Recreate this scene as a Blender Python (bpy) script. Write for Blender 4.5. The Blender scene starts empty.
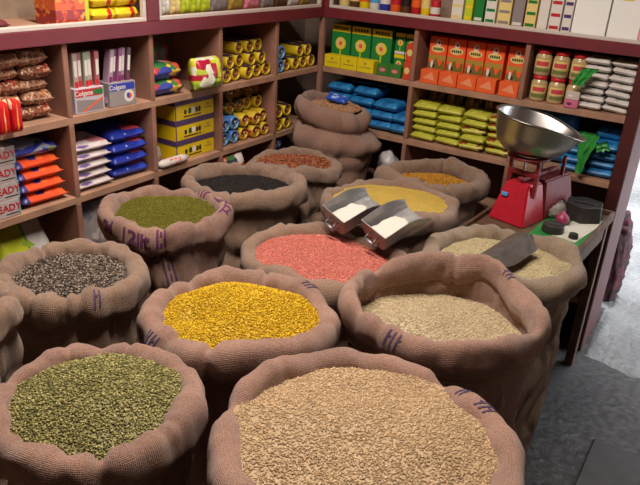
import bpy, bmesh, math, random
import numpy as np
from mathutils import Vector, Matrix, noise

scene = bpy.context.scene
col = scene.collection
R = math.radians
rng = random.Random(7)

# ------------------------------------------------------------------ camera
yaw, pitch, roll, FPX = -.549, .423, .063, 673.8
CAM = Vector((1.8, -2.842, 1.601))
fwd = Vector((math.sin(yaw)*math.cos(pitch), math.cos(yaw)*math.cos(pitch), -math.sin(pitch)))
rt = Vector((math.cos(yaw), -math.sin(yaw), 0)); up = rt.cross(fwd)
rt, up = math.cos(roll)*rt+math.sin(roll)*up, -math.sin(roll)*rt+math.cos(roll)*up
cd = bpy.data.cameras.new('camera'); cam = bpy.data.objects.new('camera', cd); col.objects.link(cam)
cd.sensor_width = 36; cd.lens = FPX/640*36; cd.clip_start = .05
cam.matrix_world = Matrix(((rt.x, up.x, -fwd.x, CAM.x), (rt.y, up.y, -fwd.y, CAM.y), (rt.z, up.z, -fwd.z, CAM.z), (0, 0, 0, 1)))
scene.camera = cam

# ------------------------------------------------------------------ world, lights, exposure
w = bpy.data.worlds.new('sky'); scene.world = w; w.use_nodes = True
bg = w.node_tree.nodes['Background']; bg.inputs[0].default_value = (.86, .93, 1, 1); bg.inputs[1].default_value = 10
scene.view_settings.view_transform = 'Standard'; scene.view_settings.look = 'None'
scene.view_settings.exposure = .0; scene.view_settings.gamma = 1

def area(name, loc, size, sizey, power, colr, rot):
    l = bpy.data.lights.new(name, 'AREA'); l.shape = 'RECTANGLE'; l.size = size; l.size_y = sizey; l.energy = power; l.color = colr
    o = bpy.data.objects.new(name, l); col.objects.link(o); o.location = loc; o.rotation_euler = rot
    return o
area('tube_light_glow', (.90, -1.72, 2.53), 1.15, .06, 60, (1, .88, .77), (0, 0, R(-12)))

# ------------------------------------------------------------------ helpers
def link(name, me, parent=None, kind=None):
    o = bpy.data.objects.new(name, me); col.objects.link(o)
    if parent: o.parent = parent
    if kind: o['kind'] = kind
    return o
def tag(o, label, cat, group=None):
    o['label'] = label; o['category'] = cat
    if group: o['group'] = group
    return o
def empty(name, loc=(0, 0, 0), rz=0):
    o = bpy.data.objects.new(name, None); col.objects.link(o); o.location = loc; o.rotation_euler = (0, 0, rz)
    o.empty_display_size = .05
    return o
def dup(root):
    c = root.copy(); col.objects.link(c)
    for ch in list(root.children):
        d = ch.copy(); col.objects.link(d); d.parent = c
        for g in list(ch.children):
            e = g.copy(); col.objects.link(e); e.parent = d
    return c
def mesh(name, V, F, mat=None, smooth=False, mats=None, fm=None):
    me = bpy.data.meshes.new(name); me.from_pydata([tuple(v) for v in V], [], [tuple(f) for f in F])
    for m in (mats or ([mat] if mat else [])): me.materials.append(m)
    if fm is not None: me.polygons.foreach_set('material_index', np.array(fm, dtype=np.int32))
    if smooth: me.polygons.foreach_set('use_smooth', np.ones(len(me.polygons), dtype=bool))
    me.update(); return me
def frombm(name, bm, mat=None, smooth=False):
    me = bpy.data.meshes.new(name); bm.normal_update(); bm.to_mesh(me); bm.free()
    if mat: me.materials.append(mat)
    if smooth: me.polygons.foreach_set('use_smooth', np.ones(len(me.polygons), dtype=bool))
    return me
_bc = {}
def box(dx, dy, dz, mat, bev=.0015, anchor='b', key=True):
    """box centred in x, front face at y=0 going +y, standing on z=0 (anchor b) or centred (c)"""
    k = (round(dx, 4), round(dy, 4), round(dz, 4), mat.name, bev, anchor)
    if k in _bc: return _bc[k]
    bm = bmesh.new(); bmesh.ops.create_cube(bm, size=1)
    for v in bm.verts:
        v.co = Vector((v.co.x*dx, (v.co.y+(.5 if anchor == 'b' else 0))*dy, (v.co.z+(.5 if anchor == 'b' else 0))*dz))
    if bev: bmesh.ops.bevel(bm, geom=list(bm.edges), offset=min(bev, dx*.3, dy*.3, dz*.3), segments=1, affect='EDGES')
    _bc[k] = frombm('box', bm, mat); return _bc[k]
def bbox(x0, x1, y0, y1, z0, z1, mat, bev=.002):
    bm = bmesh.new(); bmesh.ops.create_cube(bm, size=1)
    for v in bm.verts: v.co = Vector((x0+(v.co.x+.5)*(x1-x0), y0+(v.co.y+.5)*(y1-y0), z0+(v.co.z+.5)*(z1-z0)))
    if bev: bmesh.ops.bevel(bm, geom=list(bm.edges), offset=bev, segments=1, affect='EDGES')
    return frombm('board', bm, mat)
def lathe(prof, n, mat, smooth=True, cap=True):
    V = []; F = []; m = len(prof)
    for i in range(n):
        a = 2*math.pi*i/n
        for r, z in prof: V.append((r*math.cos(a), r*math.sin(a), z))
    for i in range(n):
        j = (i+1) % n
        for k in range(m-1): F.append((i*m+k, j*m+k, j*m+k+1, i*m+k+1))
    if cap:
        F.append([i*m for i in range(n)][::-1]); F.append([i*m+m-1 for i in range(n)])
    me = mesh('lathe', V, F, mat, smooth)
    return me
def tube(pts, r, mat, n=8):
    V = []; F = []; P = [Vector(p) for p in pts]
    for i, p in enumerate(P):
        t = (P[min(i+1, len(P)-1)]-P[max(i-1, 0)]).normalized()
        a = t.orthogonal().normalized(); b = t.cross(a)
        for k in range(n):
            q = 2*math.pi*k/n; V.append(p+(a*math.cos(q)+b*math.sin(q))*r)
    for i in range(len(P)-1):
        for k in range(n): F.append((i*n+k, i*n+(k+1) % n, (i+1)*n+(k+1) % n, (i+1)*n+k))
    F.append(list(range(n))[::-1]); F.append([(len(P)-1)*n+k for k in range(n)])
    return mesh('tube', V, F, mat, True)
def transform(me, M): me.transform(M); return me

# ------------------------------------------------------------------ materials
MATS = {}
def mat(name, colr, rough=.6, metal=0, spec=.5, var=0, vscale=30, bump=0, bscale=200, emit=None):
    if name in MATS: return MATS[name]
    m = bpy.data.materials.new(name); m.use_nodes = True; nt = m.node_tree; b = nt.nodes['Principled BSDF']
    b.inputs['Base Color'].default_value = (*colr, 1); b.inputs['Roughness'].default_value = rough
    b.inputs['Metallic'].default_value = metal; b.inputs['Specular IOR Level'].default_value = spec
    tc = nt.nodes.new('ShaderNodeTexCoord')
    if var:
        n = nt.nodes.new('ShaderNodeTexNoise'); n.inputs['Scale'].default_value = vscale; n.inputs['Detail'].default_value = 5
        nt.links.new(tc.outputs['Object'], n.inputs['Vector'])
        r = nt.nodes.new('ShaderNodeValToRGB'); nt.links.new(n.outputs[0], r.inputs[0])
        r.color_ramp.elements[0].position = .3; r.color_ramp.elements[1].position = .72
        r.color_ramp.elements[0].color = (*[c*(1-var) for c in colr], 1); r.color_ramp.elements[1].color = (*[min(1, c*(1+var)) for c in colr], 1)
        nt.links.new(r.outputs[0], b.inputs['Base Color'])
    if bump:
        n = nt.nodes.new('ShaderNodeTexNoise'); n.inputs['Scale'].default_value = bscale; n.inputs['Detail'].default_value = 4
        nt.links.new(tc.outputs['Object'], n.inputs['Vector'])
        bp = nt.nodes.new('ShaderNodeBump'); bp.inputs['Strength'].default_value = bump; bp.inputs['Distance'].default_value = .004
        nt.links.new(n.outputs[0], bp.inputs['Height']); nt.links.new(bp.outputs[0], b.inputs['Normal'])
    if emit:
        b.inputs['Emission Color'].default_value = (*colr, 1); b.inputs['Emission Strength'].default_value = emit
    MATS[name] = m; return m
def srgb(r, g, b):
    return tuple((c/255/12.92 if c/255 <= .04045 else ((c/255+.055)/1.055)**2.4) for c in (r, g, b))
def printed(name, cols, scale=(9, 9, 9), rough=.35, band=None, blobs=None, coord='Generated', seed=0.):
    """printed wrapper: stripes of colour along one axis of the wrapper and irregular printed blobs"""
    if name in MATS: return MATS[name]
    m = bpy.data.materials.new(name); m.use_nodes = True; nt = m.node_tree; L = nt.links; b = nt.nodes['Principled BSDF']
    b.inputs['Roughness'].default_value = rough; b.inputs['Specular IOR Level'].default_value = .45
    tc = nt.nodes.new('ShaderNodeTexCoord')
    mp = nt.nodes.new('ShaderNodeMapping'); L.new(tc.outputs[coord], mp.inputs[0]); mp.inputs['Location'].default_value = (seed, seed*.7, seed*1.3)
    mp.inputs['Scale'].default_value = scale
    base = None
    if band:                      # (axis, [(pos, colour)...])
        sx = nt.nodes.new('ShaderNodeSeparateXYZ'); L.new(tc.outputs[coord], sx.inputs[0])
        r = nt.nodes.new('ShaderNodeValToRGB'); r.color_ramp.interpolation = 'CONSTANT'; L.new(sx.outputs[band[0]], r.inputs[0])
        e = r.color_ramp.elements; e[0].position = band[1][0][0]; e[0].color = (*band[1][0][1], 1)
        e[1].position = band[1][1][0]; e[1].color = (*band[1][1][1], 1)
        for p, c in band[1][2:]:
            q = e.new(p); q.color = (*c, 1)
        base = r.outputs[0]
    if blobs:
        v = nt.nodes.new('ShaderNodeTexVoronoi'); v.inputs['Scale'].default_value = 1; L.new(mp.outputs[0], v.inputs['Vector'])
        sp = nt.nodes.new('ShaderNodeSeparateColor'); L.new(v.outputs['Color'], sp.inputs[0])
        r = nt.nodes.new('ShaderNodeValToRGB'); r.color_ramp.interpolation = 'CONSTANT'; L.new(sp.outputs[0], r.inputs[0])
        e = r.color_ramp.elements; e[0].color = (*blobs[0], 1); e[1].color = (*blobs[1], 1); e[1].position = 1/len(blobs)
        for i, c in enumerate(blobs[2:]): q = e.new((i+2)/len(blobs)); q.color = (*c, 1)
        if base is None: base = r.outputs[0]
        else:
            mx = nt.nodes.new('ShaderNodeMix'); mx.data_type = 'RGBA'
            gt = nt.nodes.new('ShaderNodeMath'); gt.operation = 'GREATER_THAN'; gt.inputs[1].default_value = cols
            L.new(sp.outputs[1], gt.inputs[0]); L.new(gt.outputs[0], mx.inputs[0]); L.new(base, mx.inputs[6]); L.new(r.outputs[0], mx.inputs[7]); base = mx.outputs[2]
    L.new(base, b.inputs['Base Color'])
    MATS[name] = m; return m

def burlap(name, c, tint=1.0):
    m = bpy.data.materials.new(name); m.use_nodes = True; nt = m.node_tree; L = nt.links; b = nt.nodes['Principled BSDF']
    b.inputs['Roughness'].default_value = .95; b.inputs['Specular IOR Level'].default_value = .1
    b.inputs['Sheen Weight'].default_value = .25; b.inputs['Sheen Roughness'].default_value = .6
    tc = nt.nodes.new('ShaderNodeTexCoord')
    def wave(direction, sc):
        wv = nt.nodes.new('ShaderNodeTexWave'); wv.wave_type = 'BANDS'; wv.bands_direction = direction; wv.inputs['Scale'].default_value = sc
        wv.inputs['Distortion'].default_value = 2.2; wv.inputs['Detail'].default_value = 2; wv.inputs['Detail Scale'].default_value = 2
        L.new(tc.outputs['UV'], wv.inputs['Vector']); return wv.outputs['Color']
    a = wave('X', 85); c2 = wave('Y', 85)
    mu = nt.nodes.new('ShaderNodeMath'); mu.operation = 'MAXIMUM'; L.new(a, mu.inputs[0]); L.new(c2, mu.inputs[1])
    n = nt.nodes.new('ShaderNodeTexNoise'); n.inputs['Scale'].default_value = 9; n.inputs['Detail'].default_value = 6; L.new(tc.outputs['Object'], n.inputs['Vector'])
    n2 = nt.nodes.new('ShaderNodeTexNoise'); n2.inputs['Scale'].default_value = 260; n2.inputs['Detail'].default_value = 2; L.new(tc.outputs['Object'], n2.inputs['Vector'])
    r = nt.nodes.new('ShaderNodeValToRGB'); L.new(n.outputs[0], r.inputs[0])
    r.color_ramp.elements[0].position = .3; r.color_ramp.elements[1].position = .75
    r.color_ramp.elements[0].color = (*[x*.78 for x in c], 1); r.color_ramp.elements[1].color = (*[x*1.15 for x in c], 1)
    mr = nt.nodes.new('ShaderNodeMapRange'); mr.inputs[3].default_value = .72; mr.inputs[4].default_value = 1.08; L.new(mu.outputs[0], mr.inputs[0])
    mr2 = nt.nodes.new('ShaderNodeMapRange'); mr2.inputs[1].default_value = .25; mr2.inputs[2].default_value = .75; mr2.inputs[3].default_value = .7; mr2.inputs[4].default_value = 1.3; L.new(n2.outputs[0], mr2.inputs[0])
    m1 = nt.nodes.new('ShaderNodeVectorMath'); m1.operation = 'SCALE'; L.new(r.outputs[0], m1.inputs[0]); L.new(mr.outputs[0], m1.inputs['Scale'])
    m2 = nt.nodes.new('ShaderNodeVectorMath'); m2.operation = 'SCALE'; L.new(m1.outputs[0], m2.inputs[0]); L.new(mr2.outputs[0], m2.inputs['Scale'])
    L.new(m2.outputs[0], b.inputs['Base Color'])
    ad = nt.nodes.new('ShaderNodeMath'); ad.operation = 'ADD'; L.new(mu.outputs[0], ad.inputs[0]); L.new(n2.outputs[0], ad.inputs[1])
    bp = nt.nodes.new('ShaderNodeBump'); bp.inputs['Strength'].default_value = .6; bp.inputs['Distance'].default_value = .003
    L.new(ad.outputs[0], bp.inputs['Height']); L.new(bp.outputs[0], b.inputs['Normal'])
    return m
BURLAP = [burlap('burlap_pinkish', (.325, .183, .135)), burlap('burlap_brown', (.295, .183, .125)), burlap('burlap_olive', (.29, .21, .14))]

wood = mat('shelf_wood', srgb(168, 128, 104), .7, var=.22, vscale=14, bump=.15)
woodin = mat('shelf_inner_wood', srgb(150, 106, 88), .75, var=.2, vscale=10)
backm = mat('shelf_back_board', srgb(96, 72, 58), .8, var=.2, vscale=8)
maroon = mat('maroon_paint', srgb(112, 38, 48), .45, var=.12, vscale=18)
maroon_dark = mat('dark_maroon_paint', srgb(78, 30, 30), .5, var=.25, vscale=16)
alu = mat('showcase_frame_white', srgb(205, 192, 184), .5)
showback = mat('showcase_back', srgb(150, 130, 112), .85, var=.1)
plaster = mat('wall_plaster', srgb(126, 108, 96), .9, var=.1, vscale=6, bump=.2, bscale=40)

# ------------------------------------------------------------------ floor, walls, ceiling
def concrete(name, ca, cb, bump):
    m = bpy.data.materials.new(name); m.use_nodes = True; nt = m.node_tree; L = nt.links; b = nt.nodes['Principled BSDF']
    tc = nt.nodes.new('ShaderNodeTexCoord')
    n = nt.nodes.new('ShaderNodeTexNoise'); n.inputs['Scale'].default_value = 2.3; n.inputs['Detail'].default_value = 8; L.new(tc.outputs['Object'], n.inputs['Vector'])
    n2 = nt.nodes.new('ShaderNodeTexNoise'); n2.inputs['Scale'].default_value = 34; n2.inputs['Detail'].default_value = 5; L.new(tc.outputs['Object'], n2.inputs['Vector'])
    r = nt.nodes.new('ShaderNodeValToRGB'); L.new(n.outputs[0], r.inputs[0])
    r.color_ramp.elements[0].color = (*ca, 1); r.color_ramp.elements[1].color = (*cb, 1)
    r.color_ramp.elements[0].position = .35; r.color_ramp.elements[1].position = .7
    L.new(r.outputs[0], b.inputs['Base Color'])
    r2 = nt.nodes.new('ShaderNodeMapRange'); r2.inputs[1].default_value = .4; r2.inputs[2].default_value = .62; r2.inputs[3].default_value = .42; r2.inputs[4].default_value = .75; L.new(n2.outputs[0], r2.inputs[0])
    L.new(r2.outputs[0], b.inputs['Roughness'])
    bp = nt.nodes.new('ShaderNodeBump'); bp.inputs['Strength'].default_value = bump; bp.inputs['Distance'].default_value = .02
    L.new(n2.outputs[0], bp.inputs['Height']); L.new(bp.outputs[0], b.inputs['Normal'])
    return m
conc = concrete('dark_worn_concrete', (.020, .019, .020), (.050, .048, .048), .4)
rough = concrete('rough_pale_cement', (.10, .10, .10), (.24, .235, .23), .8)
o = link('floor', bbox(-.6, 6, -6, 9, -.12, 0, conc, 0), kind='structure')
def doorstep():
    n = 240; V = []; F = []
    for i in range(n+1):
        x = 1.0+4.6*i/n; y = -.08-.1*(x-1.5)+.10*noise.noise(Vector((x*4.1, 2, 0)))+.06*noise.noise(Vector((x*15, 5, 0)))
        if x < 1.49: y = max(y, .45)
        V += [(x, y, .0005), (x, y+.03, .006), (x, 9, .006)]
    for i in range(n):
        for j in range(2): a = i*3+j; F.append((a, a+3, a+4, a+1))
    return mesh('doorstep', V, F, rough, True)
link('floor_doorstep', doorstep(), kind='structure')
slabm = mat('smooth_stone', srgb(56, 54, 55), .6, var=.2, vscale=25, bump=.2, bscale=120)
o = link('trim_1', bbox(1.66, 2.5, -1.9, -.66, 0, .035, slabm, .006), kind='structure')
DB = .27                                        # shelf depth
link('wall_left', bbox(-DB-.16, -DB-.03, -4.3, DB+.16, 0, 2.9, plaster, 0), kind='structure')
link('wall_back', bbox(-DB-.03, 1.40, DB+.03, DB+.16, 0, 2.9, plaster, 0), kind='structure')
link('wall_light_stop', bbox(1.40, 2.9, DB+.03, DB+.16, 1.95, 2.9, plaster, 0), kind='structure')  # added out of view above the doorway, limits daylight on the indoor floor
link('wall_sky_block', bbox(-4, 8, 5.2, 5.4, 0, 6.5, mat('sky_block_brown', srgb(82, 62, 54), .9, var=.25, vscale=5), 0), kind='structure')  # added unseen wall, dark brown, keeps low sky light out of the doorway
link('wall_right', bbox(2.9, 3.02, -4.3, .43, 0, 2.9, plaster, 0), kind='structure')
link('wall_front', bbox(-.43, 3.02, -4.42, -4.3, 0, 2.9, plaster, 0), kind='structure')
link('ceiling', bbox(-.6, 3.02, -4.42, .43, 2.9, 3.0, mat('ceiling_plaster', srgb(140, 128, 116), .9), 0), kind='structure')

# ceiling tube lamp (out of the picture, the source of the warm light)
t = empty('tube_lamp', (.90, -1.72, 2.9), R(-12))
tag(t, 'white ceiling batten with a lit fluorescent tube', 'lamp')
link('housing', bbox(-.62, .62, -.04, .04, -.06, -.002, mat('lamp_white', (.8, .8, .78), .5)), t)
link('rod', bbox(-.5, -.49, -.005, .005, -.33, -.06, alu, 0), t); link('rod', bbox(.49, .5, -.005, .005, -.33, -.06, alu, 0), t)
tm = transform(lathe([(.014, -.58), (.014, .58)], 12, mat('lit_tube', (1, .88, .74), .4, emit=12)), Matrix.Translation((0, 0, -.335)) @ Matrix.Rotation(R(90), 4, 'Y'))
link('tube', tm, t)

# ------------------------------------------------------------------ shelves
Z0, Z1, Z2, Z3, Z4, Z5 = 1.309, 1.264, 1.03, .76, .49, .22
TH = .022
LD = [-2.19, -1.83, -1.47, -1.11, -.737, -.36]
RD = [.492, .994]
def shelf_unit(name, wall, a0, a1, divs, label):
    u = empty(name, (0, 0, 0), R(90) if wall == 'L' else 0)
    tag(u, label, 'shelf')
    for z in (Z2, Z3, Z4, Z5): link('shelf_board', bbox(a0, a1, .003, DB, z-TH, z+.004, wood), u)
    link('top_board', bbox(a0, a1, 0, DB, Z1+.004, Z1+TH, wood), u)
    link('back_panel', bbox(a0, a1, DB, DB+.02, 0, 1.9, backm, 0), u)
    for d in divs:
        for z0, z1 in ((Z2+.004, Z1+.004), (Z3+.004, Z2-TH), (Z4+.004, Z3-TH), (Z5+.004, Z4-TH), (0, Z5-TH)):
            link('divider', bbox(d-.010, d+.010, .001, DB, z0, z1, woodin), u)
    link('fascia', bbox(a0, a1, -.012, .0, Z1, Z0, maroon), u)
    link('showcase_floor', bbox(a0, a1, 0, DB, Z0-.014, Z0, wood), u)
    return u
SL = shelf_unit('pigeonhole_shelf', 'L', -2.3, -.0, LD, 'wooden pigeonhole shelf with small square bays and a maroon fascia')
SR = shelf_unit('pigeonhole_shelf', 'R', .0, 1.42, RD, 'wooden pigeonhole shelf with wide bays behind the weighing scale')
for z0, z1 in ((0, Z1+.004),):
    link('corner_post', bbox(-.012, .012, -.012, .012, z0, z1, woodin), SR)
# showcase frames over the fascia
def frame(parent, a0, a1, zt=1.78):
    link('frame_rail', bbox(a0, a1, -.010, .010, Z0, Z0+.014, alu), parent)
    link('frame_rail', bbox(a0, a1, -.010, .010, zt-.014, zt, alu), parent)
    link('frame_stile', bbox(a0, a0+.013, -.0095, .0095, Z0+.014, zt-.014, alu), parent)
    link('frame_stile', bbox(a1-.013, a1, -.0095, .0095, Z0+.014, zt-.014, alu), parent)
frame(SL, -2.29, -1.135); frame(SL, -1.075, -.035); frame(SR, .035, 1.41)
link('post', bbox(-1.135, -1.075, -.012, .02, Z0, 1.85, maroon), SL)
link('post', bbox(-.034, .0, -.012, .02, Z0, 1.85, maroon), SL); link('post', bbox(.0, .034, -.012, .02, Z0, 1.85, maroon), SR)
for u, a0, a1 in ((SL, -2.3, 0), (SR, 0, 1.42)):
    link('cornice', bbox(a0, a1, -.012, DB, 1.78, 1.86, maroon), u)
    link('showcase_back', bbox(a0, a1, DB-.006, DB-.001, Z0, 1.78, showback, 0), u)
# tall end post of the right unit
pst = link('trim_2', bbox(1.423, 1.475, -.045, DB+.03, 0, 1.95, maroon_dark, .004), kind='structure')

# ------------------------------------------------------------------ placing on shelves
ZA, ZB, ZC = Z2+.005, Z3+.005, Z4+.005
ZT = Z0+.001
def place(o, wall, a, d, z, rz=0, rx=0, ry=0):
    if wall == 'L': o.location = (-d, a, z); base = R(90)
    else: o.location = (a, d, z); base = 0
    M = Matrix.Rotation(base+rz, 3, 'Z') @ Matrix.Rotation(ry, 3, 'Y') @ Matrix.Rotation(rx, 3, 'X')
    o.rotation_euler = M.to_euler()
    return o
_pc = {}
def pouch(w_, d_, t_, m, seed=0, crimp=.12, wrinkle=.2, key=None):
    """filled plastic packet: lies flat, w along x, d along y (front at 0), thickness z, seams at both x ends"""
    k = (w_, d_, t_, m.name, seed)
    if k in _pc: return _pc[k]
    nx, ny = 14, 10; V = []; F = []
    off = Vector((seed*3.7, seed*1.9, 0))
    for s in (1, -1):
        for i in range(nx+1):
            u = -1+2*i/nx
            for j in range(ny+1):
                v = -1+2*j/ny
                px = max(0, 1-max(0, (abs(u)-(1-2*crimp))/(2*crimp))**2) if abs(u) > 1-2*crimp else 1
                prof = (px**.6)*((1-abs(v)**3.2)**.55)
                nz = noise.noise(Vector((u*2.2, v*2.2, s*2))+off)*wrinkle+noise.noise(Vector((u*6, v*5, s))+off)*wrinkle*.6
                h = t_*.5*(prof*(1+nz)*.92+.03)
                ex = 1-.05*(1-abs(v)**2)*(1 if abs(u) > .95 else 0)
                wv = d_*.5*(1-.06*(1-prof))
                V.append((u*w_*.5*ex, d_*.5+v*wv, min(t_*1.02, max(.0003, t_*.5+s*h))))
    n = (nx+1)*(ny+1)
    for q, s in enumerate((1, -1)):
        for i in range(nx):
            for j in range(ny):
                a = q*n+i*(ny+1)+j; f = (a, a+ny+1, a+ny+2, a+1); F.append(f if s == 1 else f[::-1])
    edge = [i*(ny+1) for i in range(nx+1)]+[nx*(ny+1)+j for j in range(1, ny+1)]+[i*(ny+1)+ny for i in range(nx-1, -1, -1)]+[j for j in range(ny-1, 0, -1)]
    for a, b in zip(edge, edge[1:]+edge[:1]): F.append((a, a+n, b+n, b))
    _pc[k] = mesh('packet', V, F, m, True); return _pc[k]
def panel(dx, dz, m, x=0, z=0, y=-.0006, shape='rect', n=24):
    """flat printed area on the front (y=0) face of a box"""
    if shape == 'rect': P = [(-dx/2, -dz/2), (dx/2, -dz/2), (dx/2, dz/2), (-dx/2, dz/2)]
    elif shape == 'oval': P = [(dx/2*math.cos(2*math.pi*i/n), dz/2*math.sin(2*math.pi*i/n)) for i in range(n)]
    elif shape == 'hill': P = [(-dx/2, -dz/2), (dx/2, -dz/2)]+[(dx/2-dx*i/12, dz/2*(.35+.65*math.sin(i*1.1+.6)*math.sin(math.pi*i/12+.3)) ) for i in range(13)]
    else: P = shape
    V = [(px+x, y, pz+z) for px, pz in P]+[(px+x, .0003, pz+z) for px, pz in P]; k = len(P)
    F = [list(range(k))]+[[i, i+k, (i+1) % k+k, (i+1) % k] for i in range(k)]
    return mesh('print', V, F, m)
def text_mesh(s, size, m, spacing=1., shear=0, align='CENTER', bold=0):
    c = bpy.data.curves.new('lettering', 'FONT'); c.body = s; c.size = size; c.align_x = align; c.align_y = 'CENTER'
    c.space_character = spacing; c.shear = shear; c.offset = bold; c.resolution_u = 2
    o = bpy.data.objects.new('lettering', c); col.objects.link(o)
    dg = bpy.context.evaluated_depsgraph_get(); me = bpy.data.meshes.new_from_object(o.evaluated_get(dg))
    bpy.data.objects.remove(o); bpy.data.curves.remove(c)
    me.materials.clear(); me.materials.append(m); return me
def front_text(s, size, m, x, z, y=-.0012, **k):
    return transform(text_mesh(s, size, m, **k), Matrix.Translation((x, y, z)) @ Matrix.Rotation(R(90), 4, 'X'))

def nth(i, n): return 'lowest' if i == 0 else ('topmost' if i == n-1 else ('second', 'third', 'fourth', 'fifth', 'sixth')[i-1]+' up')
# plain print colours
C = {k: mat('ink_'+k, v, .45) for k, v in dict(white=srgb(225, 218, 210), red=srgb(190, 28, 40), yellow=srgb(235, 205, 20), green=srgb(20, 120, 50), dkgreen=srgb(25, 70, 35),
     orange=srgb(235, 95, 35), black=srgb(25, 22, 22), blue=srgb(40, 60, 170), purple=srgb(70, 50, 110), cream=srgb(230, 205, 130), gold=srgb(170, 140, 60), brown=srgb(95, 60, 35),
     ltblue=srgb(80, 160, 215), pink=srgb(225, 130, 150), lime=srgb(190, 205, 40), grey=srgb(140, 130, 130), olive=srgb(110, 105, 45), violet=srgb(120, 40, 90)).items()}

# ------------------------------------------------------------------ burlap sacks
def make_sack(name, label, cx, cy, rim, rx, ry, rot, seed, bm_, fill, tw=.030, thh=.040, wob=.028, lean=(0, 0), flare=None, bodyscale=1.0, folds=7, zwob=.014):
    rg = random.Random(seed)
    sn = [(k, rg.uniform(-1, 1), rg.uniform(0, 6.28)) for k in (2, 3, 4, 5, 7)]
    zn = [(k, rg.uniform(-1, 1), rg.uniform(0, 6.28)) for k in (2, 3, 5, 6)]
    fl = [(rg.uniform(0, 6.28), rg.uniform(.035, .09), rg.uniform(.12, .34)) for _ in range(folds)]
    off = Vector((seed*2.3, seed*1.1, seed*.7))
    fwob = lambda th, S: sum(a*math.sin(k*th+p)/(k**.55) for k, a, p in S)
    def angd(a, b): return (a-b+math.pi) % (2*math.pi)-math.pi
    def rad(th):
        t2 = th-rot
        e = rx*ry/math.sqrt((ry*math.cos(t2))**2+(rx*math.sin(t2))**2)
        r = e*(1+wob*fwob(th, sn))
        if flare:
            for a, wd, amt, dz in flare: r += amt*math.exp(-(angd(th, a)/wd)**2)
        return r
    def zc(th):
        z = rim+zwob*fwob(th, zn)
        if flare:
            for a, wd, amt, dz in flare: z += dz*math.exp(-(angd(th, a)/wd)**2)
        return z
    def size(th):
        s = 1+.20*noise.noise(Vector((math.cos(th)*2, math.sin(th)*2, seed)))
        for a, wd, am in fl: s -= am*math.exp(-(angd(th, a)/wd)**2)
        return s
    def cuff(th, ph, o=0.):
        s = size(th); a, b = tw*s, thh*s
        c_, s_ = math.cos(ph), math.sin(ph)
        x = rad(th)-tw+a*math.copysign(abs(c_)**.8, c_)+.006*max(0, -s_)*0
        z = zc(th)-thh+b*math.copysign(abs(s_)**.85, s_)
        d = noise.noise(Vector((math.cos(th)*4.5, math.sin(th)*4.5, math.sin(ph)*.8+math.cos(ph)*.5))+off)*.010+noise.noise(Vector((math.cos(th)*13, math.sin(th)*13, math.sin(ph)*1.2))+off)*.0022
        x += (d+o)*c_; z += (d+o)*s_
        return Vector((x*math.cos(th), x*math.sin(th), z))
    root = empty(name, (cx, cy, 0)); tag(root, label, 'sack', 'burlap sacks of dry goods')
    # body: outside wall up into the cuff, inner lining down to the filling
    N = 128; rows = []
    for i in range(44): rows.append(('o', i/43))
    for i in range(8): rows.append(('i', i/7))
    def body(th, t_, o=0.):
        r0 = rad(th)-tw; zt = zc(th)-thh; z = max(0.0, t_*zt)
        bul = (.89+.10*math.sin(math.pi*min(1, t_*1.05))**.8 if t_ > .05 else .79+2*t_)*bodyscale*(1-t_**6)+t_**6
        sm = rx*.5+ry*.5
        rr = (r0*.35+(sm-tw)*.65)*(1-t_**3)+r0*t_**3
        cv = Vector((math.cos(th), math.sin(th), 0))
        cre = noise.noise(cv*2.6+Vector((0, 0, t_*2.0))+off)*.020+noise.noise(cv*6+Vector((0, 0, t_*5+math.sin(th*2)*1.2))+off)*.011
        cre -= .014*max(0, 1-abs(noise.noise(cv*2.2+Vector((0, 0, t_*4.5))+off*1.3))*7)*(1 if t_ > .25 else 0)
        fold = .012*math.exp(-(((t_-.83-.05*math.sin(th*2+seed))/.05)**2))-.012*math.exp(-(((t_-.74-.05*math.sin(th*2+seed))/.02)**2))
        r = rr*bul+(cre+fold)*(1-t_**8)+o
        return Vector((r*math.cos(th), r*math.sin(th), z))
    V = []; F = []; UV = []
    for kind, t_ in rows:
        for k in range(N+1):
            th = 2*math.pi*(k % N)/N
            r0 = rad(th)-tw; zt = zc(th)-thh
            if kind == 'o': p = body(th, t_); z = p.z
            else:
                z = zt-t_*fill[0]; r = r0*(1-.03*t_)-.006*t_; p = (r*math.cos(th), r*math.sin(th), z)
            V.append(p); UV.append((k/N*2*math.pi*rx, z if kind == 'o' else zt+(zt-z)))
    W = N+1
    for i in range(len(rows)-1):
        for k in range(N): F.append((i*W+k, i*W+k+1, (i+1)*W+k+1, (i+1)*W+k))
    me = mesh('sack_body', V, F, bm_, True); uvset(me, UV); link('sack_body', me, root)
    # rolled cuff
    N2, M2 = 200, 22; V = []; F = []; UV = []
    for k in range(N2+1):
        th = 2*math.pi*(k % N2)/N2
        for j in range(M2+1):
            ph = 2*math.pi*(j % M2)/M2-math.pi; V.append(cuff(th, ph)); UV.append((k/N2*2*math.pi*rx, j/M2*2*math.pi*.036))
    for k in range(N2):
        for j in range(M2): F.append((k*(M2+1)+j, (k+1)*(M2+1)+j, (k+1)*(M2+1)+j+1, k*(M2+1)+j+1))
    me = mesh('rolled_cuff', V, F, bm_, True); uvset(me, UV); link('rolled_cuff', me, root)
    root['_'] = 0; del root['_']
    return dict(root=root, cuff=cuff, rad=rad, zc=zc, tw=tw, thh=thh, c=(cx, cy), body=body)
def uvset(me, UV):
    l = me.uv_layers.new(name='UVMap'); vi = np.zeros(len(me.loops), dtype=np.int32); me.loops.foreach_get('vertex_index', vi)
    l.data.foreach_set('uv', np.array(UV, dtype=np.float32)[vi].ravel())

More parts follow.
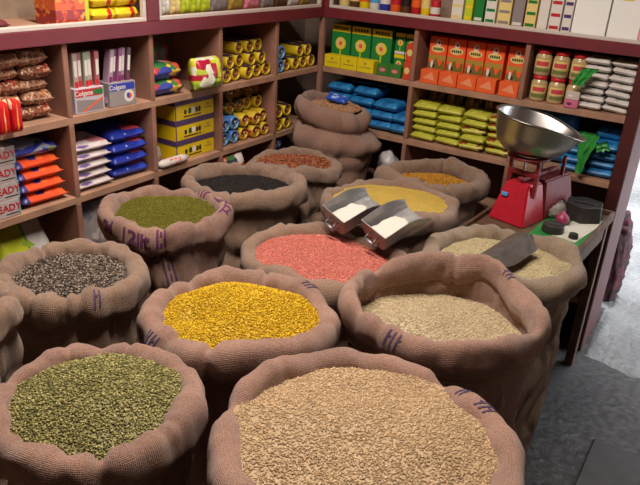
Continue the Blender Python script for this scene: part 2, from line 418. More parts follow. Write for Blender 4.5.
def cuff_print(S, s, size, m, th0, ph0, rot=0, spacing=1., bold=.0006, name='printed_lettering', font=None):
    me = text_mesh(s, size, m, spacing, bold=bold) if isinstance(s, str) else s
    bm = bmesh.new(); bm.from_mesh(me); bpy.data.meshes.remove(me)
    bmesh.ops.triangulate(bm, faces=bm.faces)
    for _ in range(3):
        le = [e for e in bm.edges if e.calc_length() > size*.16]
        if not le: break
        bmesh.ops.subdivide_edges(bm, edges=le, cuts=1); bmesh.ops.triangulate(bm, faces=bm.faces)
    r0 = S['rad'](th0); c_, s_ = math.cos(rot), math.sin(rot)
    for v in bm.verts:
        x, y = v.co.x*c_-v.co.y*s_, v.co.x*s_+v.co.y*c_
        v.co = S['cuff'](th0+x/r0, ph0+y/S['thh'], .0016)
    o = link(name, frombm('lettering', bm, m, True), S['root']); return o
def strokes(segs, wd):
    """ink strokes: list of ((x0,y0),(x1,y1))"""
    V = []; F = []
    for (x0, y0), (x1, y1) in segs:
        d = math.hypot(x1-x0, y1-y0); nx, ny = -(y1-y0)/d*wd/2, (x1-x0)/d*wd/2; b = len(V)
        V += [(x0+nx, y0+ny, 0), (x0-nx, y0-ny, 0), (x1-nx, y1-ny, 0), (x1+nx, y1+ny, 0)]; F.append((b, b+1, b+2, b+3))
    return mesh('strokes', V, F)
ink_purple = mat('sack_ink_purple', srgb(96, 40, 84), .9)
ink_blue = mat('sack_ink_blue', srgb(78, 60, 92), .9)

# grains --------------------------------------------------------------
def grain_mat(name, rough=.6):
    m = bpy.data.materials.new(name); m.use_nodes = True; nt = m.node_tree; b = nt.nodes['Principled BSDF']
    a = nt.nodes.new('ShaderNodeAttribute'); a.attribute_name = 'tint'; nt.links.new(a.outputs['Color'], b.inputs['Base Color'])
    b.inputs['Roughness'].default_value = rough; b.inputs['Specular IOR Level'].default_value = .3
    return m
def make_grains(name, label, cat, S, level, heap, cols, gsize, count, seed, dents=(), mounds=(), edge=0., bumpy=.006):
    """heap surface plus single grains lying on it; one uncountable mass"""
    rs = np.random.RandomState(seed)
    cx, cy = S['c']; off = Vector((seed*1.7, seed*.9, 3))
    zl = np.mean([S['zc'](2*math.pi*i/24) for i in range(24)])+level
    ths = np.linspace(0, 2*math.pi, 257); rr = np.array([S['rad'](t)-S['tw']*1.25-edge for t in ths])
    def height(x, y):
        th = np.arctan2(y, x) % (2*math.pi); ro = np.interp(th, ths, rr); q = np.hypot(x, y)/ro
        z = zl+heap*(1-np.clip(q, 0, 1.1)**2)
        for mx, my, mr, mh in mounds: z = z+mh*np.exp(-(((x-mx)**2+(y-my)**2)/mr**2))*np.clip(1.15-q**4, 0, 1)
        for mx, my, mr, mh in dents: z = z-mh*np.exp(-(((x-mx)**2+(y-my)**2)/mr**2))
        nz = np.array([noise.noise(Vector((a*9, b*9, 0))+off)+.5*noise.noise(Vector((a*24, b*24, 0))+off) for a, b in zip(np.atleast_1d(x), np.atleast_1d(y))])
        return z+bumpy*nz
    nr, na = 26, 96; P = [(0, 0)]
    for i in range(1, nr+1):
        for k in range(na):
            t_ = 2*math.pi*k/na; r = np.interp(t_, ths, rr)*(i/nr)*1.03; P.append((r*math.cos(t_), r*math.sin(t_)))
    P = np.array(P); Z = height(P[:, 0], P[:, 1])
    V0 = np.column_stack([P, Z-gsize[2]*.25])
    F0 = [(0, 1+k, 1+(k+1) % na) for k in range(na)]
    F4 = [(1+(i-1)*na+k, 1+i*na+k, 1+i*na+(k+1) % na, 1+(i-1)*na+(k+1) % na) for i in range(1, nr) for k in range(na)]
    tris = F0+[t_ for q in F4 for t_ in ((q[0], q[1], q[2]), (q[0], q[2], q[3]))]
    th = rs.rand(count)*2*np.pi; q = np.sqrt(rs.rand(count))*.995; r = np.interp(th, ths, rr)*q
    gx, gy = r*np.cos(th), r*np.sin(th); gz = height(gx, gy)+gsize[2]*rs.uniform(-.15, .45, count)
    octv = np.array([(1, 0, 0), (0, 1, 0), (-1, 0, 0), (0, -1, 0), (0, 0, 1), (0, 0, -1)], float)
    octf = np.array([(0, 1, 4), (1, 2, 4), (2, 3, 4), (3, 0, 4), (1, 0, 5), (2, 1, 5), (3, 2, 5), (0, 3, 5)])
    sc = np.array(gsize)*.5*rs.uniform(.75, 1.2, (count, 1)); vv = octv[None]*sc[:, None, :]
    a = rs.rand(count)*6.283; tlt = rs.normal(0, .45, count); a2 = rs.rand(count)*6.283
    def rotz(v, a): c, s = np.cos(a)[:, None], np.sin(a)[:, None]; return np.stack([v[..., 0]*c-v[..., 1]*s, v[..., 0]*s+v[..., 1]*c, v[..., 2]], -1)
    def roty(v, a): c, s = np.cos(a)[:, None], np.sin(a)[:, None]; return np.stack([v[..., 0]*c+v[..., 2]*s, v[..., 1], -v[..., 0]*s+v[..., 2]*c], -1)
    vv = rotz(roty(rotz(vv, a), tlt), a2)+np.stack([gx, gy, gz], -1)[:, None, :]
    V = np.vstack([V0, vv.reshape(-1, 3)])
    Fg = (octf[None]+(len(V0)+6*np.arange(count))[:, None, None]).reshape(-1, 3)
    F = np.vstack([np.array(tris), Fg]).astype(np.int32)
    me = bpy.data.meshes.new(name); me.vertices.add(len(V)); me.vertices.foreach_set('co', V.astype(np.float32).ravel())
    me.loops.add(F.size); me.loops.foreach_set('vertex_index', F.ravel()); me.polygons.add(len(F))
    me.polygons.foreach_set('loop_start', np.arange(0, F.size, 3, dtype=np.int32))
    me.update(calc_edges=True); me.polygons.foreach_set('use_smooth', np.ones(len(F), dtype=bool))
    cols = np.array(cols); pick = rs.randint(0, len(cols), count); gc = cols[pick]*rs.uniform(.75, 1.2, (count, 1))
    base = cols.mean(0)*.75
    C_ = np.ones((len(V), 4), np.float32); C_[:len(V0), :3] = base*rs.uniform(.85, 1.1, (len(V0), 1)); C_[len(V0):, :3] = np.repeat(gc, 6, 0)
    at = me.color_attributes.new('tint', 'FLOAT_COLOR', 'POINT'); at.data.foreach_set('color', np.clip(C_, 0, 1).ravel())
    me.materials.append(grain_mat('grain_'+name)); o = link(name, me, kind='stuff'); o.location = (cx, cy, 0)
    o['label'] = label; o['category'] = cat
    return o, height

CAMDIR = R(-45)
VIEW = R(31)             # the wide axis of a mouth runs across the view
B0, B1, B2 = BURLAP
sacks = {}
def sk(key, label, cx, cy, rim, rx, ry, seed, b, fill, **k):
    sacks[key] = make_sack('burlap_sack', label, cx, cy, rim, rx, ry, k.pop('rot', VIEW), seed, b, fill, **k); return sacks[key]
rf = sk('rf', 'large burlap sack heaped with pale beige rice', 1.385, -1.965, .805, .285, .27, 1, B0, (.12,), tw=.030, thh=.048, bodyscale=.97)
gr = sk('gr', 'burlap sack of mottled green lentils beside the beige rice', .915, -2.17, .795, .202, .20, 2, B0, (.12,), tw=.027, thh=.043)
ye = sk('ye', 'burlap sack of bright yellow split lentils', .905, -1.725, .78, .243, .215, 3, B0, (.12,), tw=.031, thh=.046, folds=6)
se = sk('se', 'burlap sack of grey brown speckled seeds', .415, -1.83, .775, .198, .190, 4, B1, (.12,), tw=.028, thh=.043)
mo = sk('mo', 'burlap sack of olive green lentils with purple lettering on its cuff', .33, -1.395, .80, .208, .190, 5, B0, (.12,), tw=.026, thh=.046)
bl = sk('bl', 'burlap sack of small black seeds', .30, -.955, .775, .242, .20, 6, B1, (.12,), tw=.030, thh=.042, bodyscale=.95)
pe = sk('pe', 'burlap sack of reddish brown peanuts', .265, -.572, .75, .20, .160, 7, B1, (.10,), tw=.026, thh=.034, bodyscale=.95)
fl = sk('fl', 'burlap sack of pale yellow gram flour under two steel scoops', .785, -.70, .745, .262, .215, 8, B1, (.12,), tw=.029, thh=.042)
ch = sk('ch', 'burlap sack of golden chickpeas with a sunken filling', .755, -.25, .73, .243, .20, 9, B1, (.15,), tw=.034, thh=.042, wob=.03)
ma = sk('ma', 'burlap sack of salmon pink split lentils', .84, -1.24, .73, .272, .215, 10, B1, (.12,), rot=R(8), tw=.029, thh=.042)
rr_ = sk('rr', 'half emptied burlap sack of white rice with a tall open rim', 1.30, -1.43, .83, .248, .235, 11, B0, (.26,), tw=.021, thh=.042, wob=.035, zwob=.016,
        flare=[(R(5), .25, .014, -.01), (R(-100), .5, .0, -.025), (R(70), .5, 0, .012)], folds=9)
pa = sk('pa', 'burlap sack of cream coloured rice with one steel scoop in it', 1.30, -.935, .762, .252, .215, 12, B2, (.14,), tw=.030, thh=.040)
ed = sk('ed', 'narrow burlap sack against the sack of speckled seeds, its mouth hidden', .44, -2.185, .83, .155, .15, 13, B1, (.10,), tw=.022, thh=.034)
lo = sk('lo', 'low burlap sack in front of the green lentils', .79, -2.50, .62, .17, .16, 14, B1, (.10,), tw=.024, thh=.034)

S_ = srgb
make_grains('rice', 'beige rice heaped in the large front sack', 'rice', rf, -.022, .02, [S_(206, 178, 140), S_(194, 163, 126), S_(216, 190, 154), S_(184, 152, 116)], (.0075, .0026, .0026), 16000, 1,
            dents=[(.01, -.04, .05, .010), (.06, -.14, .05, .008)], mounds=[(-.09, -.03, .10, .015), (.10, .04, .10, .014)], bumpy=.006)
make_grains('green_lentils', 'mottled green lentils filling the sack beside the beige rice', 'lentils', gr, -.02, .035, [S_(146, 138, 80), S_(118, 114, 62), S_(184, 172, 118), S_(92, 90, 52)], (.0065, .0045, .0034), 8000, 2)
make_grains('yellow_lentils', 'bright yellow split lentils', 'lentils', ye, -.030, .035, [S_(216, 176, 26), S_(196, 152, 16), S_(230, 196, 50), S_(178, 134, 14)], (.0058, .0050, .0034), 10000, 3, dents=[(-.07, -.09, .045, .022)], mounds=[(-.08, .04, .08, .012)])
make_grains('speckled_seeds', 'grey brown speckled seeds', 'seeds', se, -.035, .015, [S_(120, 105, 95), S_(85, 72, 66), S_(160, 145, 130), S_(60, 50, 46)], (.0085, .0065, .005), 4200, 4)
make_grains('olive_lentils', 'olive green small lentils', 'lentils', mo, -.026, .012, [S_(112, 108, 30), S_(95, 92, 24), S_(128, 122, 42)], (.005, .0042, .0035), 7500, 5)
make_grains('black_seeds', 'small black seeds with a few pale husks', 'seeds', bl, -.045, .006, [S_(48, 42, 42), S_(30, 27, 28), S_(70, 62, 60), S_(40, 36, 36)], (.005, .004, .0035), 6500, 6)
make_grains('peanuts', 'reddish brown peanuts', 'peanuts', pe, -.02, .012, [S_(160, 95, 60), S_(130, 70, 50), S_(180, 115, 75), S_(125, 60, 55)], (.011, .008, .007), 2600, 7)
make_grains('gram_flour', 'pale yellow gram flour', 'flour', fl, -.018, .02, [S_(222, 190, 92), S_(214, 180, 84), S_(228, 198, 104)], (.0028, .0028, .0015), 6500, 8, bumpy=.005)
make_grains('chickpeas', 'golden orange chickpeas', 'chickpeas', ch, -.062, .014, [S_(200, 145, 50), S_(180, 122, 38), S_(212, 160, 66)], (.008, .0075, .007), 3800, 9)
make_grains('pink_lentils', 'salmon pink split lentils', 'lentils', ma, -.026, .028, [S_(218, 126, 112), S_(202, 110, 98), S_(228, 146, 130)], (.0046, .0044, .003), 10000, 10)
make_grains('white_rice', 'white rice low inside the half emptied sack', 'rice', rr_, -.115, .008, [S_(205, 185, 150), S_(192, 172, 138), S_(216, 198, 166)], (.0072, .0026, .0026), 9500, 11, mounds=[(-.06, -.02, .09, .022)], bumpy=.007)
make_grains('cream_rice', 'cream coloured rice around the single scoop', 'rice', pa, -.035, .012, [S_(206, 190, 150), S_(194, 178, 138), S_(214, 200, 164)], (.006, .0026, .0026), 7500, 12, mounds=[(.13, .02, .07, .022)], bumpy=.008)
make_grains('brown_grain', 'dull brown grain in the low sack', 'grain', lo, -.03, .01, [S_(140, 110, 70), S_(120, 92, 60)], (.006, .005, .004), 1500, 13)
make_grains('brown_grain', 'dull brown grain in the narrow sack', 'grain', ed, -.03, .01, [S_(140, 110, 70), S_(120, 92, 60)], (.006, .005, .004), 1500, 14)

# printing on the cuffs
cuff_print(mo, '2d', .058, ink_purple, R(-107), R(18), bold=.0016)
cuff_print(mo, '12llt', .062, ink_purple, R(-75), R(12), bold=.0016, spacing=.95)
cuff_print(mo, strokes([((-.011, -.03), (-.011, .045)), ((.011, -.03), (.011, .045)), ((0, -.025), (0, -.012)), ((0, .01), (0, .03))], .007), .04, ink_purple, R(-50), R(20), name='printed_stripe')
cuff_print(mo, strokes([((-.05, .02), (.04, .02)), ((-.03, .02), (-.03, -.02)), ((0, .02), (0, -.02)), ((.02, .02), (.03, -.02)), ((-.03, 0), (-.01, -.01))], .007), .04, ink_purple, R(28), R(60), name='printed_mark')
cuff_print(mo, strokes([((-.04, .02), (.04, .02)), ((-.02, .02), (-.02, -.02)), ((.02, .02), (.01, -.02))], .007), .04, ink_purple, R(52), R(75), name='printed_mark')
cuff_print(mo, strokes([((-.02, -.03), (-.02, .03)), ((-.005, -.03), (-.005, .03)), ((.012, -.02), (.012, .02))], .006), .04, ink_purple, R(88), R(100), name='printed_stripe')
cuff_print(mo, strokes([((-.02, .0), (.03, .01)), ((-.01, -.02), (.02, -.02))], .006), .04, ink_purple, R(-138), R(40), name='printed_mark')
for S, a, p, n in ((ye, -115, 30, 4), (ye, 70, 70, 3), (gr, -150, 20, 3), (rf, 52, 80, 3), (rf, 66, 80, 2), (rr_, 62, 100, 3), (rr_, -95, 40, 3), (ma, -118, 10, 3), (se, -20, 40, 2), (ye, -128, -10, 3)):
    sg = []
    for i in range(n):
        x = (i-(n-1)/2)*.013; sg.append(((x-.004, -.028), (x+.004, .026)))
        if i % 2 == 0: sg.append(((x, .0), (x+.009, .006)))
    cuff_print(S, strokes(sg, .0042), .04, ink_blue, R(a), R(p), name='printed_stripe')

# lower lettering and band on the olive lentil sack body
def body_print(S, me, m, th0, z0, size, rot=0, name='printed_lettering'):
    bm = bmesh.new(); bm.from_mesh(me); bpy.data.meshes.remove(me); bmesh.ops.triangulate(bm, faces=bm.faces)
    for _ in range(4):
        le = [e for e in bm.edges if e.calc_length() > .009]
        if not le: break
        bmesh.ops.subdivide_edges(bm, edges=le, cuts=1); bmesh.ops.triangulate(bm, faces=bm.faces)
    r0 = S['rad'](th0); c_, s_ = math.cos(rot), math.sin(rot)
    for v in bm.verts:
        x, y = v.co.x*c_-v.co.y*s_, v.co.x*s_+v.co.y*c_; th = th0+x/r0
        v.co = S['body'](th, (z0+y)/(S['zc'](th)-S['thh']), .0028)
    return link(name, frombm('lettering', bm, m, True), S['root'])
body_print(mo, strokes([((-.045, .022), (-.012, .022)), ((-.03, .022), (-.03, -.02)), ((-.018, .022), (-.018, -.02)), ((.002, .030), (.060, .030)), ((.012, .03), (.012, -.016)), ((.03, .03), (.03, -.016)), ((.012, .0), (.024, .008)), ((.05, .03), (.05, -.016)), ((.036, .0), (.05, .006))], .006), ink_blue, R(-72), .672, .05, rot=R(14), name='printed_mark')
body_print(mo, strokes([((math.cos(a)*.024, math.sin(a)*.024), (math.cos(a+.65)*.024, math.sin(a+.65)*.024)) for a in [k*.628 for k in range(10)]]+[((-.012, -.01), (.012, .012)), ((-.012, .01), (.012, -.006))], .005), ink_blue, R(-106), .69, .05, name='printed_emblem')
body_print(mo, strokes([((-.014, -.05), (-.014, .05)), ((.014, -.05), (.014, .05)), ((0, -.04), (0, -.02)), ((0, -.008), (0, .012)), ((0, .024), (0, .042))], .006), ink_blue, R(-44), .66, .05, rot=R(14), name='printed_stripe')
# ------------------------------------------------------------------ tall folded sack at the corner
def tall_sack():
    cx, cy = .225, -.215; root = empty('burlap_sack', (cx, cy, 0)); tag(root, 'tall burlap sack in the corner, slumped in thick folds, a blue packet on top', 'sack', 'burlap sacks of dry goods')
    off = Vector((4, 9, 2)); N = 120
    prof = [(0, .15), (.02, .172), (.15, .188), (.35, .192), (.55, .190), (.64, .188), (.665, .190), (.675, .196), (.70, .205), (.725, .206), (.742, .196), (.748, .196), (.765, .215), (.80, .222), (.835, .205), (.85, .18), (.858, .172), (.862, .176), (.88, .19), (.91, .196), (.935, .19), (.955, .172), (.96, .158), (.95, .146), (.93, .14), (.90, .135)]
    V = []; F = []; UV = []; d = 0
    for i, (z, r) in enumerate(prof):
        for k in range(N+1):
            th = 2*math.pi*(k % N)/N
            g = max(0, (z-.6)/.35)
            tilt = .030*g*math.cos(th-R(20))*-1
            lump = noise.noise(Vector((math.cos(th)*2.5, math.sin(th)*2.5, z*9))+off)*.022+noise.noise(Vector((math.cos(th)*8, math.sin(th)*8, z*20))+off)*.006
            e = 1+.06*math.cos(2*(th-VIEW))
            if .75 < z < .84: e += .10*math.exp(-((((th-R(12)+math.pi) % (2*math.pi))-math.pi)/.5)**2)
            rr = r*e*.84+lump
            sx = .022*math.exp(-((z-.80)/.05)**2)-.012*g
            V.append((rr*math.cos(th)+sx*.85, rr*math.sin(th)+sx*.52, max(0, (z+tilt+lump*.6*g)*.965))); UV.append((k/N*1.2, i*.03))
    for i in range(len(prof)-1):
        for k in range(N): F.append((i*(N+1)+k, i*(N+1)+k+1, (i+1)*(N+1)+k+1, (i+1)*(N+1)+k))
    me = mesh('sack_body', V, F, B0, True); uvset(me, UV); link('sack_body', me, root)
    S = dict(c=(cx-.010, cy-.006), rad=lambda th: .128*(1+.06*math.cos(2*(th-VIEW))), zc=lambda th: .910-.03*math.cos(th-R(20)), tw=.004)
    make_grains('pale_seeds', 'tan seeds in the tall corner sack', 'seeds', S, -.005, .01, [S_(185, 140, 105), S_(165, 120, 90), S_(200, 160, 125)], (.008, .006, .005), 1500, 15)
    p = link('blue_packet', pouch(.10, .06, .03, printed('blue_white_print', .72, (5, 5, 3), blobs=[S_(40, 80, 190), S_(50, 95, 205), S_(160, 185, 225)], band=(0, [(0, S_(40, 80, 190)), (.9, S_(60, 100, 210))])), 3))
    p.location = (cx-.005, cy+.005, .917); p.rotation_euler = (R(12), R(6), R(5)); tag(p, 'small shiny blue packet lying on the tall corner sack', 'packet')
tall_sack()

# ------------------------------------------------------------------ steel scoops
steel = mat('scoop_steel', (.34, .33, .33), .45, metal=.7, var=.15, vscale=30)
steel_d = mat('scoop_steel_dull', (.30, .28, .27), .42, metal=.85, var=.3, vscale=22)
def sheet(P, t_, m, smooth=False):
    """extrude a ruled grid P[i][j] to thickness t along its normals via solidify"""
    V = [q for row in P for q in row]; n = len(P[0]); F = [(i*n+j, i*n+j+1, (i+1)*n+j+1, (i+1)*n+j) for i in range(len(P)-1) for j in range(n-1)]
    me = mesh('sheet', V, F, m, smooth); bm = bmesh.new(); bm.from_mesh(me); bmesh.ops.solidify(bm, geom=list(bm.faces), thickness=t_)
    bm.to_mesh(me); bm.free(); return me
def make_scoop(label, loc, rot, m, flour=True, L_=.175, W_=.112, H_=.070):
    root = empty('scoop', loc); root.rotation_euler = rot; tag(root, label, 'scoop', None)
    sec = [(-1, 1), (-.93, .55), (-.80, .20), (-.55, .04), (0, 0), (.55, .04), (.80, .20), (.93, .55), (1, 1)]
    P = []
    for i in range(9):
        y = L_*i/8; k = 1-.55*max(0, (i-4)/4)**1.6; wk = 1+.06*i/8
        P.append([(sx*W_/2*wk, y, sz*H_*k) for sx, sz in sec])
    link('trough', sheet(P, .0022, m), root)
    poly = [(sx*W_/2, sz*H_) for sx, sz in sec]
    V = [(x, -.0012, z) for x, z in poly]+[(x, .0012, z) for x, z in poly]; k = len(poly)
    F = [list(range(k)), list(range(2*k-1, k-1, -1))]+[[i, i+k, (i+1) % k+k, (i+1) % k] for i in range(k)]
    link('back_plate', mesh('plate', V, F, m), root)
    link('handle_bracket', tube([(-.018, -.001, .018), (-.018, -.022, .020), (-.018, -.022, .040), (-.018, -.001, .042)], .003, m), root)
    link('handle_bracket', tube([(.018, -.001, .018), (.018, -.022, .020), (.018, -.022, .040), (.018, -.001, .042)], .003, m), root)
    link('handle_grip', tube([(-.02, -.022, .030), (.02, -.022, .030)], .006, m), root)
    return root
def scoop_flour(root, label, name='scooped_flour'):
    V = []; F = []; nx, ny = 12, 16
    for i in range(nx+1):
        for j in range(ny+1):
            u = -1+2*i/nx; v = j/ny
            z = .016+.034*(1-u*u*.6)*(1-v)**.7+noise.noise(Vector((u*3, v*4, len(label))))*.005
            wd = .036 if z > .02 else .030
            V.append((u*wd*(1-.25*max(0, v-.6)), .004+v*.125*(1-.2*u*u), z+.010*u*u))
    for i in range(nx):
        for j in range(ny): a = i*(ny+1)+j; F.append((a, a+ny+1, a+ny+2, a+1))
    me = mesh('flour', V, F, mat('white_flour', S_(214, 205, 195), .9, bump=.3, bscale=300), True)
    bm = bmesh.new(); bm.from_mesh(me); bmesh.ops.solidify(bm, geom=list(bm.faces), thickness=.004); bm.to_mesh(me); bm.free()
    o = link(name, me, kind='stuff'); o.matrix_world = Matrix.LocRotScale(root.location, root.rotation_euler, None)
    o['label'] = label; o['category'] = 'flour'
sA = make_scoop('steel scoop with white flour, resting over the sack of pink lentils', (.80, -1.115, .752), (R(22), R(10), R(-20)), steel)
scoop_flour(sA, 'white flour inside the scoop over the pink lentils')
sB = make_scoop('steel scoop with its handle bracket, laid on the flour sack edge beside the pink lentils', (.955, -1.13, .750), (R(24), R(10), R(-20)), steel)
scoop_flour(sB, 'streak of white flour in the scoop on the flour sack edge')
sC = make_scoop('tarnished steel scoop pushed face down into cream rice', (1.325, -.90, .820), (Matrix.Rotation(R(162), 3, 'Z') @ Matrix.Rotation(R(-12), 3, 'X') @ Matrix.Rotation(R(205), 3, 'Y')).to_euler(), steel_d, W_=.085, H_=.060, L_=.20)

# ------------------------------------------------------------------ table, scale, weights
tw_m = mat('old_table_wood', S_(92, 66, 48), .7, var=.35, vscale=22, bump=.3)
tb = empty('small_table', (1.275, -.415, 0), R(-3)); tag(tb, 'small worn wooden table carrying the red scale and iron weights', 'table')
link('table_top', bbox(-.20, .195, -.285, .285, .662, .682, tw_m, .003), tb)
for y in (-.285, .273): link('edge_strip', bbox(-.20, .195, y, y+.012, .682, .700, tw_m, .002), tb)
for x in (-.20, .183): link('edge_strip', bbox(x, x+.012, -.273, .273, .682, .700, tw_m, .002), tb)
for x in (-.19, .15):
    for y in (-.27, .235): link('leg', bbox(x, x+.035, y, y+.035, 0, .662, tw_m, .003), tb)
for y in (-.265, .25): link('apron', bbox(-.155, .15, y, y+.02, .59, .662, tw_m, .002), tb)
for x in (-.185, .16): link('apron', bbox(x, x+.02, -.235, .235, .59, .662, tw_m, .002), tb)
def ontable(x, y, z=.682): return Vector((x, y, z))
pp = link('green_sheet', bbox(-.09, .09, -.2, .19, 0, .0015, mat('green_plastic', S_(40, 130, 60), .5), 0)); pp.location = ontable(1.365, -.41); pp.rotation_euler = (0, 0, R(-3)); tag(pp, 'green plastic sheet on the table under the weights', 'sheet')
wp = link('white_sheet', bbox(-.045, .045, -.15, .13, 0, .0012, mat('white_paper', S_(200, 195, 180), .8), 0)); wp.location = ontable(1.405, -.37, .6838); wp.rotation_euler = (0, 0, R(-9)); tag(wp, 'white paper sheet on the table beneath the weights', 'paper')

red = mat('scale_red_enamel', S_(172, 24, 44), .35, var=.15, vscale=40)
red_d = mat('scale_red_dark', S_(120, 24, 32), .5, var=.3, vscale=30)  # darker red for the rear housing, yokes, beam and pan ring
sc = empty('weighing_scale', ontable(1.195, -.395), R(-14)); tag(sc, 'red cast iron counter scale on the small table', 'scale')
def frustum(x0, x1, y0, y1, z0, tx0, tx1, ty0, ty1, z1, m, bev=.006):
    bm = bmesh.new()
    vs = [bm.verts.new(p) for p in ((x0, y0, z0), (x1, y0, z0), (x1, y1, z0), (x0, y1, z0), (tx0, ty0, z1), (tx1, ty0, z1), (tx1, ty1, z1), (tx0, ty1, z1))]
    for f in ((3, 2, 1, 0), (4, 5, 6, 7), (0, 1, 5, 4), (1, 2, 6, 5), (2, 3, 7, 6), (3, 0, 4, 7)): bm.faces.new([vs[i] for i in f])
    bmesh.ops.bevel(bm, geom=list(bm.edges), offset=bev, segments=2, affect='EDGES'); return frombm('frustum', bm, m)
link('base', frustum(-.075, .075, -.12, .03, 0, -.05, .045, -.075, .03, .145, red), sc)
link('rear_housing', frustum(-.055, .075, .03, .25, 0, -.03, .055, .03, .22, .150, red_d), sc)
for s in (-1, 1):
    link('yoke_arm', bbox(s*.055-.007, s*.055+.007, -.055, -.041, .10, .235, red_d, .002), sc)
    link('rear_yoke_arm', bbox(s*.045-.006, s*.045+.006, .155, .168, .10, .225, red_d, .002), sc)
link('crossbar', bbox(-.062, .062, -.057, -.043, .175, .192, red_d, .002), sc)
link('crossbar', bbox(-.062, .062, -.057, -.043, .225, .239, red_d, .002), sc)
link('pointer', bbox(-.004, .004, -.052, -.046, .192, .225, steel_d, .001), sc)
link('beam', bbox(-.012, .012, -.06, .19, .152, .166, red_d, .003), sc)
link('pan_ring', transform(lathe([(.045, 0), (.075, 0), (.075, .008), (.045, .008), (.045, 0)], 28, red_d, cap=False), Matrix.Translation((0, -.03, .239))), sc)
link('name_plate', bbox(-.045, -.02, -.100, -.092, .095, .108, C['ltblue'], .001), sc)
# steel goods pan
def pan():
    N = 72; V = []; F = []; prof = [(0, 0), (.35, .0), (.60, .02), (.80, .20), (.92, .52), (1.0, .94), (1.03, 1.0), (1.045, .985)]
    ax = R(-2)
    for r, h in prof:
        for k in range(N):
            th = 2*math.pi*k/N; g = max(0, math.cos(th))**3
            ex = 1+.36*g*r**3
            rx = .132*r*ex; zz = h*.125*(1-.22*g)
            V.append((rx*math.cos(th), rx*math.sin(th)*(1-.12*g), zz))
    for i in range(len(prof)-1):
        for k in range(N): F.append((i*N+k, i*N+(k+1) % N, (i+1)*N+(k+1) % N, (i+1)*N+k))
    me = mesh('pan', V, F, mat('pan_steel', (.40, .38, .37), .32, metal=1, var=.08, vscale=10), True)
    bm = bmesh.new(); bm.from_mesh(me); bmesh.ops.remove_doubles(bm, verts=bm.verts, dist=1e-5); bmesh.ops.solidify(bm, geom=list(bm.faces), thickness=.0025); bm.to_mesh(me); bm.free()
    me.polygons.foreach_set('use_smooth', np.ones(len(me.polygons), dtype=bool)); return me
po = link('scale_pan', pan()); p = ontable(1.180, -.395); c_ = Vector((-.007, -.03, 0)); po.location = (p.x+c_.x-.012, p.y+c_.y, .682+.258)
po.rotation_euler = (Matrix.Rotation(R(18), 3, 'Z') @ Matrix.Rotation(R(9), 3, 'Y')).to_euler(); tag(po, 'large round steel pan with a pouring lip on the red scale', 'pan')
# weights
iron = mat('cast_iron', S_(44, 40, 38), .5, var=.25, vscale=60, bump=.2)
def hexweight(r, h, n=6):
    bm = bmesh.new(); bmesh.ops.create_cone(bm, cap_ends=True, segments=n, radius1=r, radius2=r*.94, depth=h)
    for v in bm.verts: v.co.z += h/2
    top = max(bm.faces, key=lambda f: f.calc_center_median().z)
    bmesh.ops.inset_region(bm, faces=[top], thickness=r*.22, depth=0); 
    for v in top.verts: v.co.z -= h*.07
    bmesh.ops.bevel(bm, geom=[e for e in bm.edges], offset=.0025, segments=1, affect='EDGES'); return frombm('weight', bm, iron)
def weight(label, x, y, r, h, n, handle=True, z=.6852):
    o = link('iron_weight', hexweight(r, h, n)); o.location = ontable(x, y, z); o.rotation_euler = (0, 0, R(8)); tag(o, label, 'weight', 'iron weights on the table')
    if handle: link('lifting_bar', bbox(-r*.5, r*.5, -r*.09, r*.09, h*.90, h*1.02, iron, .002), o)
weight('largest black hexagonal iron weight with a lifting bar', 1.385, -.255, .078, .062, 6)
weight('medium black round iron weight beside the red scale', 1.333, -.475, .040, .030, 12)
weight('smallest black iron weight on the green sheet', 1.41, -.49, .019, .018, 6, False)
on = link('red_onion', transform(lathe([(.0005, 0), (.012, .001), (.022, .010), (.026, .022), (.022, .034), (.012, .042), (.005, .050), (.001, .058)], 20, mat('onion_skin', S_(150, 50, 90), .4, var=.3, vscale=50)), Matrix.Identity(4)))
on.location = ontable(1.342, -.385, .6852); tag(on, 'small purple onion between the scale and the weights', 'onion')
# crumpled plastic bag
def blob(rx, ry, rz, amp, seed, m, fr=9, n=3, flat=True):
    bm = bmesh.new(); bmesh.ops.create_icosphere(bm, subdivisions=n, radius=1)
    for v in bm.verts:
        d = v.co.normalized(); f = 1+amp*(noise.noise(d*fr*.35+Vector((seed, 0, 0)))+.6*abs(noise.noise(d*fr+Vector((0, seed, 0)))))
        v.co = Vector((d.x*rx*f, d.y*ry*f, d.z*rz*f))
        if flat: v.co.z = max(v.co.z, -rz*.72)
    mz = min(v.co.z for v in bm.verts)
    for v in bm.verts: v.co.z -= mz
    return frombm('blob', bm, m, True)
cb = link('plastic_bag', blob(.03, .055, .03, .5, 3, mat('cloudy_plastic', S_(150, 140, 130), .3))); cb.location = ontable(1.305, -.30, .6852); tag(cb, 'crumpled clear plastic bag beside the red scale', 'bag')
cb.rotation_euler = (0, 0, R(-13)); cb.scale = (.9, 1, 1)

# maroon net sack behind the post
ns = empty('net_sack', (1.445, .575, 0)); tag(ns, 'dark maroon net sack bulging with onions behind the end post', 'sack')
netm = printed('maroon_net', .5, (14, 14, 18), rough=.8, blobs=[S_(60, 18, 28), S_(40, 13, 22), S_(82, 26, 36), S_(26, 12, 18)])
b_ = blob(.068, .10, .27, .12, 9, netm, 12, 4); link('net_bag', b_, ns)
for i in range(34):
    a = rng.uniform(0, 6.28); h = rng.uniform(.06, .46); k_ = math.sqrt(max(.05, 1-((h-.22)/.31)**2))
    o = link('onion_bulge', blob(.028, .028, .028, .08, i, netm, 6, 2, False), ns); o.location = (.048*k_*math.cos(a), .074*k_*math.sin(a), h*.9-.03)

